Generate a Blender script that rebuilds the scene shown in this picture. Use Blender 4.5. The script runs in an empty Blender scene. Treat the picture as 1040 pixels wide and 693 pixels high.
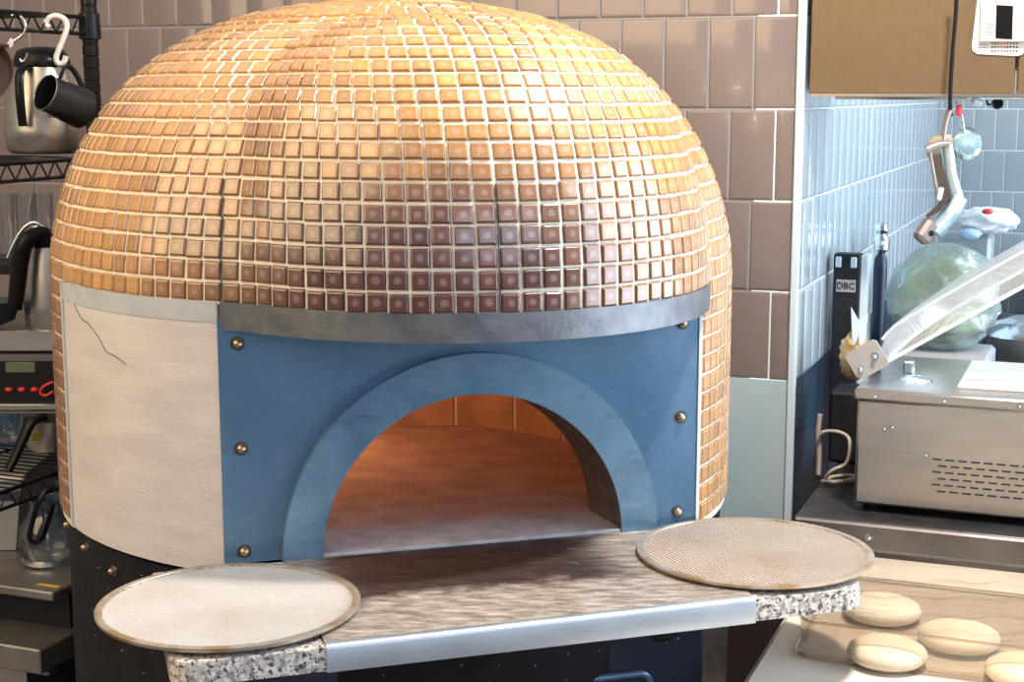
import bpy, math, random
import numpy as np
from mathutils import Vector, Matrix
random.seed(4); rng = np.random.default_rng(4)
R = math.radians; S = bpy.context.scene; COL = S.collection

# ------------------------------------------------------------------ camera
CAMH = 1.75; F = 1550.0; PITCH = R(9.2)
cd = bpy.data.cameras.new('camera'); cam = bpy.data.objects.new('camera', cd); COL.objects.link(cam)
cam.location = (0, 0, CAMH); cam.rotation_euler = (R(90) - PITCH, 0, 0)
cd.sensor_width = 36; cd.lens = F / 1040 * 36; cd.clip_start = .05
S.camera = cam
# ------------------------------------------------------------------ light, exposure
S.view_settings.view_transform = 'Standard'; S.view_settings.look = 'None'
S.view_settings.gamma = 1; S.view_settings.use_curve_mapping = False; S.view_settings.exposure = 0.08
w = bpy.data.worlds.new('world'); S.world = w; w.use_nodes = True
def world_sky():
    nt = w.node_tree; tc = nt.nodes.new('ShaderNodeTexCoord'); sx = nt.nodes.new('ShaderNodeSeparateXYZ'); rp = nt.nodes.new('ShaderNodeValToRGB')
    mr = nt.nodes.new('ShaderNodeMapRange'); mr.inputs[1].default_value = -1; mr.inputs[2].default_value = 1
    nt.links.new(tc.outputs['Generated'], sx.inputs[0]); nt.links.new(sx.outputs[2], mr.inputs[0]); nt.links.new(mr.outputs[0], rp.inputs[0])
    e = rp.color_ramp.elements; e[0].position = .30; e[0].color = (.16, .13, .11, 1); e[1].position = .62; e[1].color = (.80, .90, 1, 1)
    k = rp.color_ramp.elements.new(.48); k.color = (.34, .36, .40, 1)
    nt.links.new(rp.outputs[0], nt.nodes['Background'].inputs[0]); nt.nodes['Background'].inputs[1].default_value = .50
world_sky()
def light(name, kind, loc, target, power, col, size=1, size_y=None, spot=None):
    l = bpy.data.lights.new(name, kind); l.energy = power; l.color = col
    if kind == 'AREA':
        l.shape = 'RECTANGLE'; l.size = size; l.size_y = size_y or size
    elif kind == 'SUN': l.angle = size
    else: l.shadow_soft_size = size
    o = bpy.data.objects.new(name, l); COL.objects.link(o); o.location = loc
    o.rotation_euler = (Vector(target) - Vector(loc)).to_track_quat('-Z', 'Y').to_euler()
    return o
light('window_daylight', 'AREA', (3.4, 2.2, 1.7), (0, 2.8, 1.4), 190, (.72, .84, 1), 3.4, 3.0)
light('front_window_daylight', 'AREA', (1.4, -1.2, 2.5), (.3, 2.6, 1.1), 20, (.60, .80, 1), 2.4, 1.0)
light('warm_ceiling_lamp', 'AREA', (-1.9, 1.5, 2.7), (-.4, 2.8, 1.5), 60, (1, .73, .40), 2.2, 2.2)
light('ceiling_downlight', 'AREA', (.80, 2.08, 3.0), (.2, 2.25, 1.0), 70, (1, .92, .82), .14, .14)
light('alcove_daylight', 'AREA', (2.4, 3.4, 2.3), (.8, 3.6, 1.3), 30, (.75, .90, 1), 1.2, 1.2)
light('oven_fire_glow', 'POINT', (-.50, 2.95, 1.22), (0, 0, 0), 4.0, (1, .44, .19), .06)

# ------------------------------------------------------------------ coordinates
def at(u, v, y):            # point at depth y seen in that direction from the photographer's position
    d = np.array([u - 520, F*math.cos(PITCH) - (v-346.5)*math.sin(PITCH), -(F*math.sin(PITCH) + (v-346.5)*math.cos(PITCH))])
    p = d * (y / d[1]); return Vector((p[0], p[1], p[2] + CAMH))
def onz(u, v, z):
    d = np.array([u - 520, F*math.cos(PITCH) - (v-346.5)*math.sin(PITCH), -(F*math.sin(PITCH) + (v-346.5)*math.cos(PITCH))])
    p = d * ((z-CAMH) / d[2]); return Vector((p[0], p[1], z))
RANG = R(-21.4); W0 = Vector((.62, 3.3, 0))
ER = Vector((math.cos(RANG), math.sin(RANG), 0)); ED = Vector((-math.sin(RANG), math.cos(RANG), 0))
def rm(a, b, z): return W0 + ER*a + ED*b + Vector((0, 0, z))       # room axes: a along the back wall, b into depth
OA = Vector((-.4354, 2.2281, 0)); OANG = R(16.507)
E1 = Vector((math.cos(OANG), math.sin(OANG), 0)); E2 = Vector((math.sin(OANG), -math.cos(OANG), 0))
def ov(s, o, z): return OA + E1*s + E2*o + Vector((0, 0, z))       # oven axes: s along its front, o out of the front

# ------------------------------------------------------------------ materials
def mat(name, col, rough=.5, metal=0, col2=None, nscale=12, ndetail=6, ramp=(.35, .65), bump=0, bscale=80, stretch=None,
        coat=0, rough2=None, spec=None, sss=0):
    m = bpy.data.materials.new(name); m.use_nodes = True; nt = m.node_tree; N = nt.nodes; Lk = nt.links
    b = N['Principled BSDF']; b.inputs['Base Color'].default_value = (*col, 1)
    b.inputs['Roughness'].default_value = rough; b.inputs['Metallic'].default_value = metal
    b.inputs['Coat Weight'].default_value = coat
    if spec is not None: b.inputs['Specular IOR Level'].default_value = spec
    if sss: b.inputs['Subsurface Weight'].default_value = sss; b.inputs['Subsurface Scale'].default_value = .01
    tc = N.new('ShaderNodeTexCoord'); mp = N.new('ShaderNodeMapping'); Lk.new(tc.outputs['Object'], mp.inputs[0])
    if stretch:
        mp.inputs['Scale'].default_value = stretch[0]; mp.inputs['Rotation'].default_value = (0, 0, stretch[1])
    if col2 is not None or rough2 is not None:
        n = N.new('ShaderNodeTexNoise'); n.inputs['Scale'].default_value = nscale; n.inputs['Detail'].default_value = ndetail
        Lk.new(mp.outputs[0], n.inputs[0])
        r = N.new('ShaderNodeMapRange'); r.inputs[1].default_value = ramp[0]; r.inputs[2].default_value = ramp[1]; Lk.new(n.outputs[0], r.inputs[0])
        if col2 is not None:
            mx = N.new('ShaderNodeMix'); mx.data_type = 'RGBA'; mx.inputs[6].default_value = (*col, 1); mx.inputs[7].default_value = (*col2, 1)
            Lk.new(r.outputs[0], mx.inputs[0]); Lk.new(mx.outputs[2], b.inputs['Base Color'])
        if rough2 is not None:
            r2 = N.new('ShaderNodeMapRange'); r2.inputs[3].default_value = rough; r2.inputs[4].default_value = rough2
            Lk.new(r.outputs[0], r2.inputs[0]); Lk.new(r2.outputs[0], b.inputs['Roughness'])
    if bump:
        n2 = N.new('ShaderNodeTexNoise'); n2.inputs['Scale'].default_value = bscale; n2.inputs['Detail'].default_value = 4; Lk.new(mp.outputs[0], n2.inputs[0])
        bp = N.new('ShaderNodeBump'); bp.inputs['Strength'].default_value = bump; bp.inputs['Distance'].default_value = .003
        Lk.new(n2.outputs[0], bp.inputs['Height']); Lk.new(bp.outputs[0], b.inputs['Normal'])
    return m
def addspots(m, col, scale, thr, strength=1):
    nt = m.node_tree; N = nt.nodes; Lk = nt.links; b = N['Principled BSDF']
    tc = N.new('ShaderNodeTexCoord'); v = N.new('ShaderNodeTexVoronoi'); v.inputs['Scale'].default_value = scale; Lk.new(tc.outputs['Object'], v.inputs['Vector'])
    n = N.new('ShaderNodeTexNoise'); n.inputs['Scale'].default_value = scale*.22; Lk.new(tc.outputs['Object'], n.inputs[0])
    mn = N.new('ShaderNodeMath'); mn.operation = 'MULTIPLY'; Lk.new(n.outputs[0], mn.inputs[0]); mn.inputs[1].default_value = thr
    lt = N.new('ShaderNodeMath'); lt.operation = 'LESS_THAN'; Lk.new(v.outputs['Distance'], lt.inputs[0]); Lk.new(mn.outputs[0], lt.inputs[1])
    ms = N.new('ShaderNodeMath'); ms.operation = 'MULTIPLY'; ms.inputs[1].default_value = strength; Lk.new(lt.outputs[0], ms.inputs[0])
    mx = N.new('ShaderNodeMix'); mx.data_type = 'RGBA'; mx.inputs[7].default_value = (*col, 1); Lk.new(ms.outputs[0], mx.inputs[0])
    src = b.inputs['Base Color'].links
    if src: Lk.new(src[0].from_socket, mx.inputs[6])
    else: mx.inputs[6].default_value = b.inputs['Base Color'].default_value
    Lk.new(mx.outputs[2], b.inputs['Base Color'])
    return m
def addlayer(m, col, scale, ramp, stretch=None, strength=1, detail=8):
    nt = m.node_tree; N = nt.nodes; Lk = nt.links; b = N['Principled BSDF']
    tc = N.new('ShaderNodeTexCoord'); mp = N.new('ShaderNodeMapping'); Lk.new(tc.outputs['Object'], mp.inputs[0])
    if stretch: mp.inputs['Scale'].default_value = stretch[0]; mp.inputs['Rotation'].default_value = (0, 0, stretch[1])
    n = N.new('ShaderNodeTexNoise'); n.inputs['Scale'].default_value = scale; n.inputs['Detail'].default_value = detail; n.inputs['Roughness'].default_value = .65; Lk.new(mp.outputs[0], n.inputs[0])
    r = N.new('ShaderNodeMapRange'); r.inputs[1].default_value = ramp[0]; r.inputs[2].default_value = ramp[1]; r.inputs[4].default_value = strength; Lk.new(n.outputs[0], r.inputs[0])
    mx = N.new('ShaderNodeMix'); mx.data_type = 'RGBA'; mx.inputs[7].default_value = (*col, 1); Lk.new(r.outputs[0], mx.inputs[0])
    src = b.inputs['Base Color'].links
    if src: Lk.new(src[0].from_socket, mx.inputs[6])
    else: mx.inputs[6].default_value = b.inputs['Base Color'].default_value
    Lk.new(mx.outputs[2], b.inputs['Base Color'])
    return m
def clear(name, tint, gloss=.12, rough=.06, bump=0, bscale=40, diff=0, dcol=(.9, .95, 1), stretch=None):
    m = bpy.data.materials.new(name); m.use_nodes = True; nt = m.node_tree; N = nt.nodes; Lk = nt.links
    N.remove(N['Principled BSDF']); out = N['Material Output']
    t = N.new('ShaderNodeBsdfTransparent'); t.inputs[0].default_value = (*tint, 1)
    g = N.new('ShaderNodeBsdfGlossy'); g.inputs['Roughness'].default_value = rough
    fr = N.new('ShaderNodeLayerWeight'); fr.inputs[0].default_value = gloss + .25
    ad = N.new('ShaderNodeMath'); ad.operation = 'MULTIPLY_ADD'; ad.inputs[1].default_value = .55; ad.inputs[2].default_value = gloss; Lk.new(fr.outputs['Fresnel'], ad.inputs[0])
    mx = N.new('ShaderNodeMixShader'); Lk.new(ad.outputs[0], mx.inputs[0]); Lk.new(t.outputs[0], mx.inputs[1]); Lk.new(g.outputs[0], mx.inputs[2])
    last = mx
    bp = None
    if bump:
        tc = N.new('ShaderNodeTexCoord'); mp = N.new('ShaderNodeMapping'); Lk.new(tc.outputs['Object'], mp.inputs[0])
        if stretch: mp.inputs['Scale'].default_value = stretch[0]; mp.inputs['Rotation'].default_value = (0, 0, stretch[1])
        n = N.new('ShaderNodeTexNoise'); n.inputs['Scale'].default_value = bscale; n.inputs['Detail'].default_value = 5; Lk.new(mp.outputs[0], n.inputs[0])
        bp = N.new('ShaderNodeBump'); bp.inputs['Strength'].default_value = bump; bp.inputs['Distance'].default_value = .01
        Lk.new(n.outputs[0], bp.inputs['Height']); Lk.new(bp.outputs[0], g.inputs['Normal']); Lk.new(bp.outputs[0], fr.inputs['Normal'])
    if diff:
        d = N.new('ShaderNodeBsdfDiffuse'); d.inputs[0].default_value = (*dcol, 1)
        m2 = N.new('ShaderNodeMixShader'); m2.inputs[0].default_value = diff; Lk.new(mx.outputs[0], m2.inputs[1]); Lk.new(d.outputs[0], m2.inputs[2]); last = m2
        if bp: Lk.new(bp.outputs[0], d.inputs['Normal'])
    Lk.new(last.outputs[0], out.inputs[0]); return m

M = {}
M['grout'] = mat('grout', (.80, .71, .60), .85, col2=(.68, .60, .51), nscale=30, bump=.5, bscale=250)
M['plaster'] = mat('plaster', (.61, .57, .58), .85, col2=(.53, .49, .50), nscale=7, bump=.25, bscale=60, stretch=((1, 1, 4), 0))
addlayer(M['plaster'], (.38, .33, .30), 9, (.60, .80), ((1, 1, .6), 0), .6)
M['blue_steel'] = mat('blue_steel', (.095, .19, .32), .38, .6, col2=(.20, .36, .53), nscale=3.2, rough2=.28, bump=.3, bscale=5, ramp=(.36, .68), stretch=((1, 1, .7), 0))
addlayer(M['blue_steel'], (.34, .50, .68), 5, (.50, .80), ((1, 1, .8), .4), .5); addlayer(M['blue_steel'], (.34, .48, .62), 30, (.60, .80), ((1, 1, 2.5), .4), .45); addspots(M['blue_steel'], (.55, .62, .70), 160, .14, .6)
M['arch_steel'] = mat('arch_steel', (.09, .18, .29), .40, .6, col2=(.22, .38, .54), nscale=6, rough2=.28, bump=.3, bscale=8)
addlayer(M['arch_steel'], (.33, .44, .55), 20, (.55, .78), ((1, 1, 3), 0), .55); addspots(M['arch_steel'], (.55, .62, .70), 140, .16, .6)
M['band_steel'] = mat('band_steel', (.13, .14, .16), .45, .6, col2=(.20, .21, .23), nscale=25, bump=.2, bscale=120)
M['black_steel'] = mat('black_steel', (.008, .008, .011), .42, 0, col2=(.013, .013, .016), nscale=14, rough2=.6, spec=.25)
addspots(M['black_steel'], (.45, .40, .34), 60, .13, .8)
M['navy_steel'] = mat('navy_steel', (.020, .030, .055), .38, .3, col2=(.035, .045, .07), nscale=8)
addspots(M['navy_steel'], (.5, .5, .5), 45, .12, .8)
M['soot'] = mat('soot', (.035, .035, .042), .6, .3, col2=(.09, .085, .09), nscale=40)
M['fire_floor'] = mat('fire_floor', (.42, .33, .30), .85, col2=(.30, .225, .20), nscale=14, bump=.6, bscale=90, stretch=((1, 1.4, 1), .3))
addspots(M['fire_floor'], (.6, .5, .46), 160, .2, .6)
addlayer(M['fire_floor'], (.10, .07, .06), 6, (.66, .74), ((1, 6, 1), .35), .9)
M['firebrick'] = mat('firebrick', (.42, .27, .18), .85, col2=(.30, .18, .12), nscale=14, bump=.5, bscale=60)
M['brick_mortar'] = mat('brick_mortar', (.60, .44, .34), .9)
M['brass'] = mat('brass', (.40, .30, .20), .3, .9)
M['cover_steel'] = mat('cover_steel', (.26, .21, .17), .45, .3, col2=(.15, .115, .095), nscale=22, rough2=.6, bump=.2, bscale=80, stretch=((1, 2, 1), .9))
addlayer(M['cover_steel'], (.62, .58, .55), 26, (.42, .72), ((1, 3.5, 1), .8), .75); addlayer(M['cover_steel'], (.70, .66, .63), 40, (.56, .72), ((1, 7, 1), -.6), .6); addlayer(M['cover_steel'], (.10, .05, .04), 5, (.60, .74), ((1, 3.5, 1), -.3), .8)
addspots(M['cover_steel'], (.85, .82, .78), 190, .24, .8)
def stain(m, col, strength):  # burnt residue and the hood's shadow, both painted into the base colour
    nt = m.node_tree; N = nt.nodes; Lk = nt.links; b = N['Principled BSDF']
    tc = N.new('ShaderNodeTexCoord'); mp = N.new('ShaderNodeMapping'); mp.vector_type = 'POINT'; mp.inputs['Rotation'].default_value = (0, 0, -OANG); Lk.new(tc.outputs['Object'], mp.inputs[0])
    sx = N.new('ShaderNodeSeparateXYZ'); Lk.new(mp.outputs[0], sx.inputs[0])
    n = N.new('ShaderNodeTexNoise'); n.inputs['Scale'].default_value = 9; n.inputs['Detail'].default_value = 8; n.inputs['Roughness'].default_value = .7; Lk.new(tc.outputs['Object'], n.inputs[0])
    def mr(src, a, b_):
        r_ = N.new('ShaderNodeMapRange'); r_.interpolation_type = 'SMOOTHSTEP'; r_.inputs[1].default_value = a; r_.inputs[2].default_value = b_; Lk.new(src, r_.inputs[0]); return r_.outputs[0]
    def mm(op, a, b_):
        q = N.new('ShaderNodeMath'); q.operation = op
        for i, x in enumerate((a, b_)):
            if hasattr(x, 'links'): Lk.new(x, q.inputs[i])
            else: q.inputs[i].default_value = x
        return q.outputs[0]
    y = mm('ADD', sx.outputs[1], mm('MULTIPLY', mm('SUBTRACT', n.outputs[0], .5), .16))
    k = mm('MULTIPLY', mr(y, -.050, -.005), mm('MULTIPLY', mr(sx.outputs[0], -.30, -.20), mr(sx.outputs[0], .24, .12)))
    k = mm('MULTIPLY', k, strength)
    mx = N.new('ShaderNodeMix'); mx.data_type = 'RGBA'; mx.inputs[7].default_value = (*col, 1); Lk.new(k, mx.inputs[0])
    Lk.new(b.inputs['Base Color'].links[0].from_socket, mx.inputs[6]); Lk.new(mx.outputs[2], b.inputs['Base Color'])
stain(M['cover_steel'], (.020, .011, .013), .93)  # burnt residue plus the hood's painted shadow
addlayer(M['cover_steel'], (.34, .38, .46), 34, (.60, .76), ((1, 3, 1), .3), .5)
M['cover_steel'].node_tree.nodes['Principled BSDF'].inputs['Specular IOR Level'].default_value = .25
M['sill_stone'] = mat('sill_stone', (.40, .40, .44), .75, col2=(.30, .29, .32), nscale=30, bump=.3, bscale=90)
M['lip_steel'] = mat('lip_steel', (.55, .60, .66), .30, .8, col2=(.46, .51, .58), nscale=18, rough2=.42)
M['granite'] = mat('granite', (.72, .66, .60), .35, col2=(.48, .43, .40), nscale=120, ndetail=3, ramp=(.42, .58))
addlayer(M['granite'], (.035, .035, .05), 150, (.54, .58), None, .95, 3); addlayer(M['granite'], (.24, .22, .22), 90, (.56, .6), None, .8, 3)
M['screen_wire'] = mat('screen_wire', (.50, .45, .41), .5, .15, col2=(.44, .38, .33), nscale=8)
addlayer(M['screen_wire'], (.40, .24, .12), 6, (.60, .76), None, .6)
M['screen_rim'] = mat('screen_rim', (.56, .50, .42), .35, .7, col2=(.42, .30, .17), nscale=22, ramp=(.45, .62))
M['flour'] = mat('flour', (.16, .13, .115), .8, col2=(.24, .20, .175), nscale=20)
M['wall_tile'] = mat('wall_tile', (.195, .155, .148), .16, col2=(.215, .172, .162), nscale=3, coat=.4, bump=.04, bscale=10)
M['wall_grout'] = mat('wall_grout', (.33, .31, .29), .8)
M['side_tile'] = mat('side_tile', (.47, .55, .60), .12, col2=(.51, .59, .64), nscale=3, coat=.5, bump=.04, bscale=10)
M['side_grout'] = mat('side_grout', (.85, .90, .92), .7)
M['far_tile'] = mat('far_tile', (.32, .36, .38), .25, col2=(.36, .40, .42), nscale=3)
M['blue_panel'] = mat('blue_panel', (.42, .53, .58), .5, col2=(.46, .56, .60), nscale=5)
addspots(M['blue_panel'], (.3, .3, .25), 30, .1, .5)
M['splash'] = mat('splash', (.035, .07, .12), .22, .5, col2=(.06, .11, .17), nscale=6, rough2=.35); addspots(M['splash'], (.3, .4, .5), 90, .12, .7)
M['trim_white'] = mat('trim_white', (.62, .72, .78), .4)
M['cab_brown'] = mat('cab_brown', (.135, .085, .040), .5, col2=(.145, .092, .044), nscale=40, bump=.1, bscale=200)
M['cab_edge'] = mat('cab_edge', (.45, .38, .30), .4)
M['post_steel'] = mat('post_steel', (.17, .13, .12), .4, .5, col2=(.30, .24, .22), nscale=18); addspots(M['post_steel'], (.6, .55, .5), 120, .2, .7)
M['arm_metal'] = mat('arm_metal', (.50, .70, .78), .22, .7, col2=(.42, .60, .68), nscale=30)
M['cap_grey'] = mat('cap_grey', (.20, .17, .155), .35, .4)
M['arm_dark'] = mat('arm_dark', (.14, .10, .08), .3, .6)
M['plaster_grey'] = mat('plaster_grey', (.46, .50, .55), .8, col2=(.40, .43, .48), nscale=20, bump=.3, bscale=90)
M['stainless'] = mat('stainless', (.60, .57, .54), .28, .95, col2=(.52, .49, .46), nscale=6, rough2=.38, stretch=((1, 1, 6), 0), bump=.05, bscale=20)
M['stainless_dull'] = mat('stainless_dull', (.42, .39, .36), .40, .85, col2=(.30, .27, .25), nscale=9, rough2=.5)
addlayer(M['arch_steel'], (.04, .07, .12), 9, (.56, .74), ((1, 1, 5), .3), .5)
M['chrome'] = mat('chrome', (.72, .78, .82), .16, 1)
M['dark_counter'] = mat('dark_counter', (.025, .024, .026), .3, .3, col2=(.05, .045, .042), nscale=20); addlayer(M['dark_counter'], (.5, .48, .46), 14, (.64, .8), ((1, 4, 1), .2), .5)
M['counter_edge'] = mat('counter_edge', (.12, .10, .095), .4, .6, col2=(.16, .14, .13), nscale=10)
M['cream'] = mat('cream', (.66, .60, .53), .45, col2=(.70, .63, .55), nscale=6); 
M['white_plate'] = mat('white_plate', (.78, .74, .72), .45)
M['black_plastic'] = mat('black_plastic', (.007, .0065, .008), .30, spec=.22)
M['black_matte'] = mat('black_matte', (.010, .010, .013), .5, col2=(.015, .015, .019), nscale=30, spec=.3)
M['brown_pan'] = mat('brown_pan', (.075, .045, .04), .4, .3)
M['white_plastic'] = mat('white_plastic', (.72, .70, .68), .35)
M['grey_plastic'] = mat('grey_plastic', (.30, .31, .33), .45)
M['grey_bracket'] = mat('grey_bracket', (.38, .36, .35), .4)
M['red'] = mat('red', (.62, .03, .04), .35)
M['lcd'] = mat('lcd', (.12, .16, .10), .3)
M['steel_face'] = mat('steel_face', (.010, .009, .010), .4, spec=.3)
M['cord'] = mat('cord', (.42, .36, .30), .5)
M['dough'] = mat('dough', (.64, .53, .37), .55, col2=(.68, .57, .41), nscale=8, sss=.15)
M['cabbage'] = mat('cabbage', (.20, .28, .10), .5, col2=(.46, .52, .25), nscale=16, bump=.6, bscale=30); addlayer(M['cabbage'], (.66, .74, .55), 12, (.52, .7), None, .7)
M['paper'] = mat('paper', (.78, .78, .78), .6, col2=(.72, .76, .80), nscale=20)
M['blue_ink'] = mat('blue_ink', (.30, .45, .60), .5)
M['kraft'] = mat('kraft', (.30, .17, .05), .45, col2=(.55, .40, .18), nscale=40)
M['wood'] = mat('wood', (.16, .075, .055), .45, col2=(.20, .10, .07), nscale=9, stretch=((1, 1, 8), 0))
M['wood_dark'] = mat('wood_dark', (.05, .032, .026), .45, col2=(.035, .024, .02), nscale=9)
M['floor'] = mat('floor', (.16, .13, .11), .5, col2=(.20, .17, .14), nscale=4)
M['dark_void'] = mat('dark_void', (.05, .038, .032), .7)
M['yellow'] = mat('yellow', (.75, .50, .08), .5)
M['blue_cloth'] = mat('blue_cloth', (.02, .03, .07), .6)
M['acrylic'] = clear('acrylic', (.90, .94, .95), .16, .14, diff=.24, dcol=(.80, .84, .86), bump=.35, bscale=7, stretch=((.6, 9, 1), .38))
M['acrylic_edge'] = mat('acrylic_edge', (.78, .82, .84), .25)
M['clear'] = clear('clear', (.90, .84, .76), .12, .05)
M['wrap'] = clear('wrap', (.98, .97, .96), .06, .10, bump=.6, bscale=7, stretch=((1, 7, 1), .9))
M['bag'] = clear('bag', (.90, .96, .96), .10, .16, bump=1.0, bscale=22, diff=.20, dcol=(.78, .9, .92), stretch=((1, 1, 2.5), .5))
M['glass'] = clear('glass', (.95, .97, .99), .05, .03)

# the glazed mosaic: colour comes per tile from an attribute, each tile has a pale pooled spot
def tile_mat():
    m = bpy.data.materials.new('mosaic_glaze'); m.use_nodes = True; nt = m.node_tree; N = nt.nodes; Lk = nt.links; b = N['Principled BSDF']
    at_ = N.new('ShaderNodeAttribute'); at_.attribute_name = 'tile_col'
    uv = N.new('ShaderNodeUVMap'); tc = N.new('ShaderNodeTexCoord')
    dd = N.new('ShaderNodeVectorMath'); dd.operation = 'DISTANCE'; Lk.new(uv.outputs[0], dd.inputs[0]); dd.inputs[1].default_value = (.5, .5, 0)
    n = N.new('ShaderNodeTexNoise'); n.inputs['Scale'].default_value = 420; n.inputs['Detail'].default_value = 3; Lk.new(tc.outputs['Object'], n.inputs[0])
    n3 = N.new('ShaderNodeTexNoise'); n3.inputs['Scale'].default_value = 60; n3.inputs['Detail'].default_value = 3; Lk.new(tc.outputs['Object'], n3.inputs[0])
    ns = N.new('ShaderNodeMath'); ns.operation = 'MULTIPLY_ADD'; ns.inputs[1].default_value = .22; Lk.new(n3.outputs[0], ns.inputs[0]); Lk.new(dd.outputs['Value'], ns.inputs[2])
    r = N.new('ShaderNodeMapRange'); r.interpolation_type = 'SMOOTHSTEP'; r.inputs[1].default_value = .37; r.inputs[2].default_value = .22; r.inputs[3].default_value = 0; r.inputs[4].default_value = .42; Lk.new(ns.outputs[0], r.inputs[0])
    edge = N.new('ShaderNodeMapRange'); edge.inputs[1].default_value = .36; edge.inputs[2].default_value = .66; edge.inputs[3].default_value = 1; edge.inputs[4].default_value = .74; Lk.new(dd.outputs['Value'], edge.inputs[0])
    sp = N.new('ShaderNodeMapRange'); sp.inputs[1].default_value = .35; sp.inputs[2].default_value = .7; sp.inputs[3].default_value = .82; sp.inputs[4].default_value = 1.25; Lk.new(n.outputs[0], sp.inputs[0])
    mu = N.new('ShaderNodeMath'); mu.operation = 'MULTIPLY'; Lk.new(edge.outputs[0], mu.inputs[0]); Lk.new(sp.outputs[0], mu.inputs[1])
    vm = N.new('ShaderNodeVectorMath'); vm.operation = 'SCALE'; Lk.new(at_.outputs['Color'], vm.inputs[0]); Lk.new(mu.outputs[0], vm.inputs['Scale'])
    mx = N.new('ShaderNodeMix'); mx.data_type = 'RGBA'; Lk.new(r.outputs[0], mx.inputs[0]); Lk.new(vm.outputs[0], mx.inputs[6])
    pale = N.new('ShaderNodeMix'); pale.data_type = 'RGBA'; pale.inputs[0].default_value = .55; pale.inputs[7].default_value = (.50, .46, .46, 1); Lk.new(at_.outputs['Color'], pale.inputs[6])
    Lk.new(pale.outputs[2], mx.inputs[7]); Lk.new(mx.outputs[2], b.inputs['Base Color'])
    b.inputs['Roughness'].default_value = .34; b.inputs['Coat Weight'].default_value = 1.0; b.inputs['Coat IOR'].default_value = 1.65; b.inputs['Coat Roughness'].default_value = .13
    b.inputs['Sheen Weight'].default_value = .12; b.inputs['Sheen Roughness'].default_value = .45
    bp = N.new('ShaderNodeBump'); bp.inputs['Strength'].default_value = .25; bp.inputs['Distance'].default_value = .002; Lk.new(n3.outputs[0], bp.inputs['Height']); Lk.new(bp.outputs[0], b.inputs['Normal'])
    return m
M['mosaic'] = tile_mat()

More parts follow.
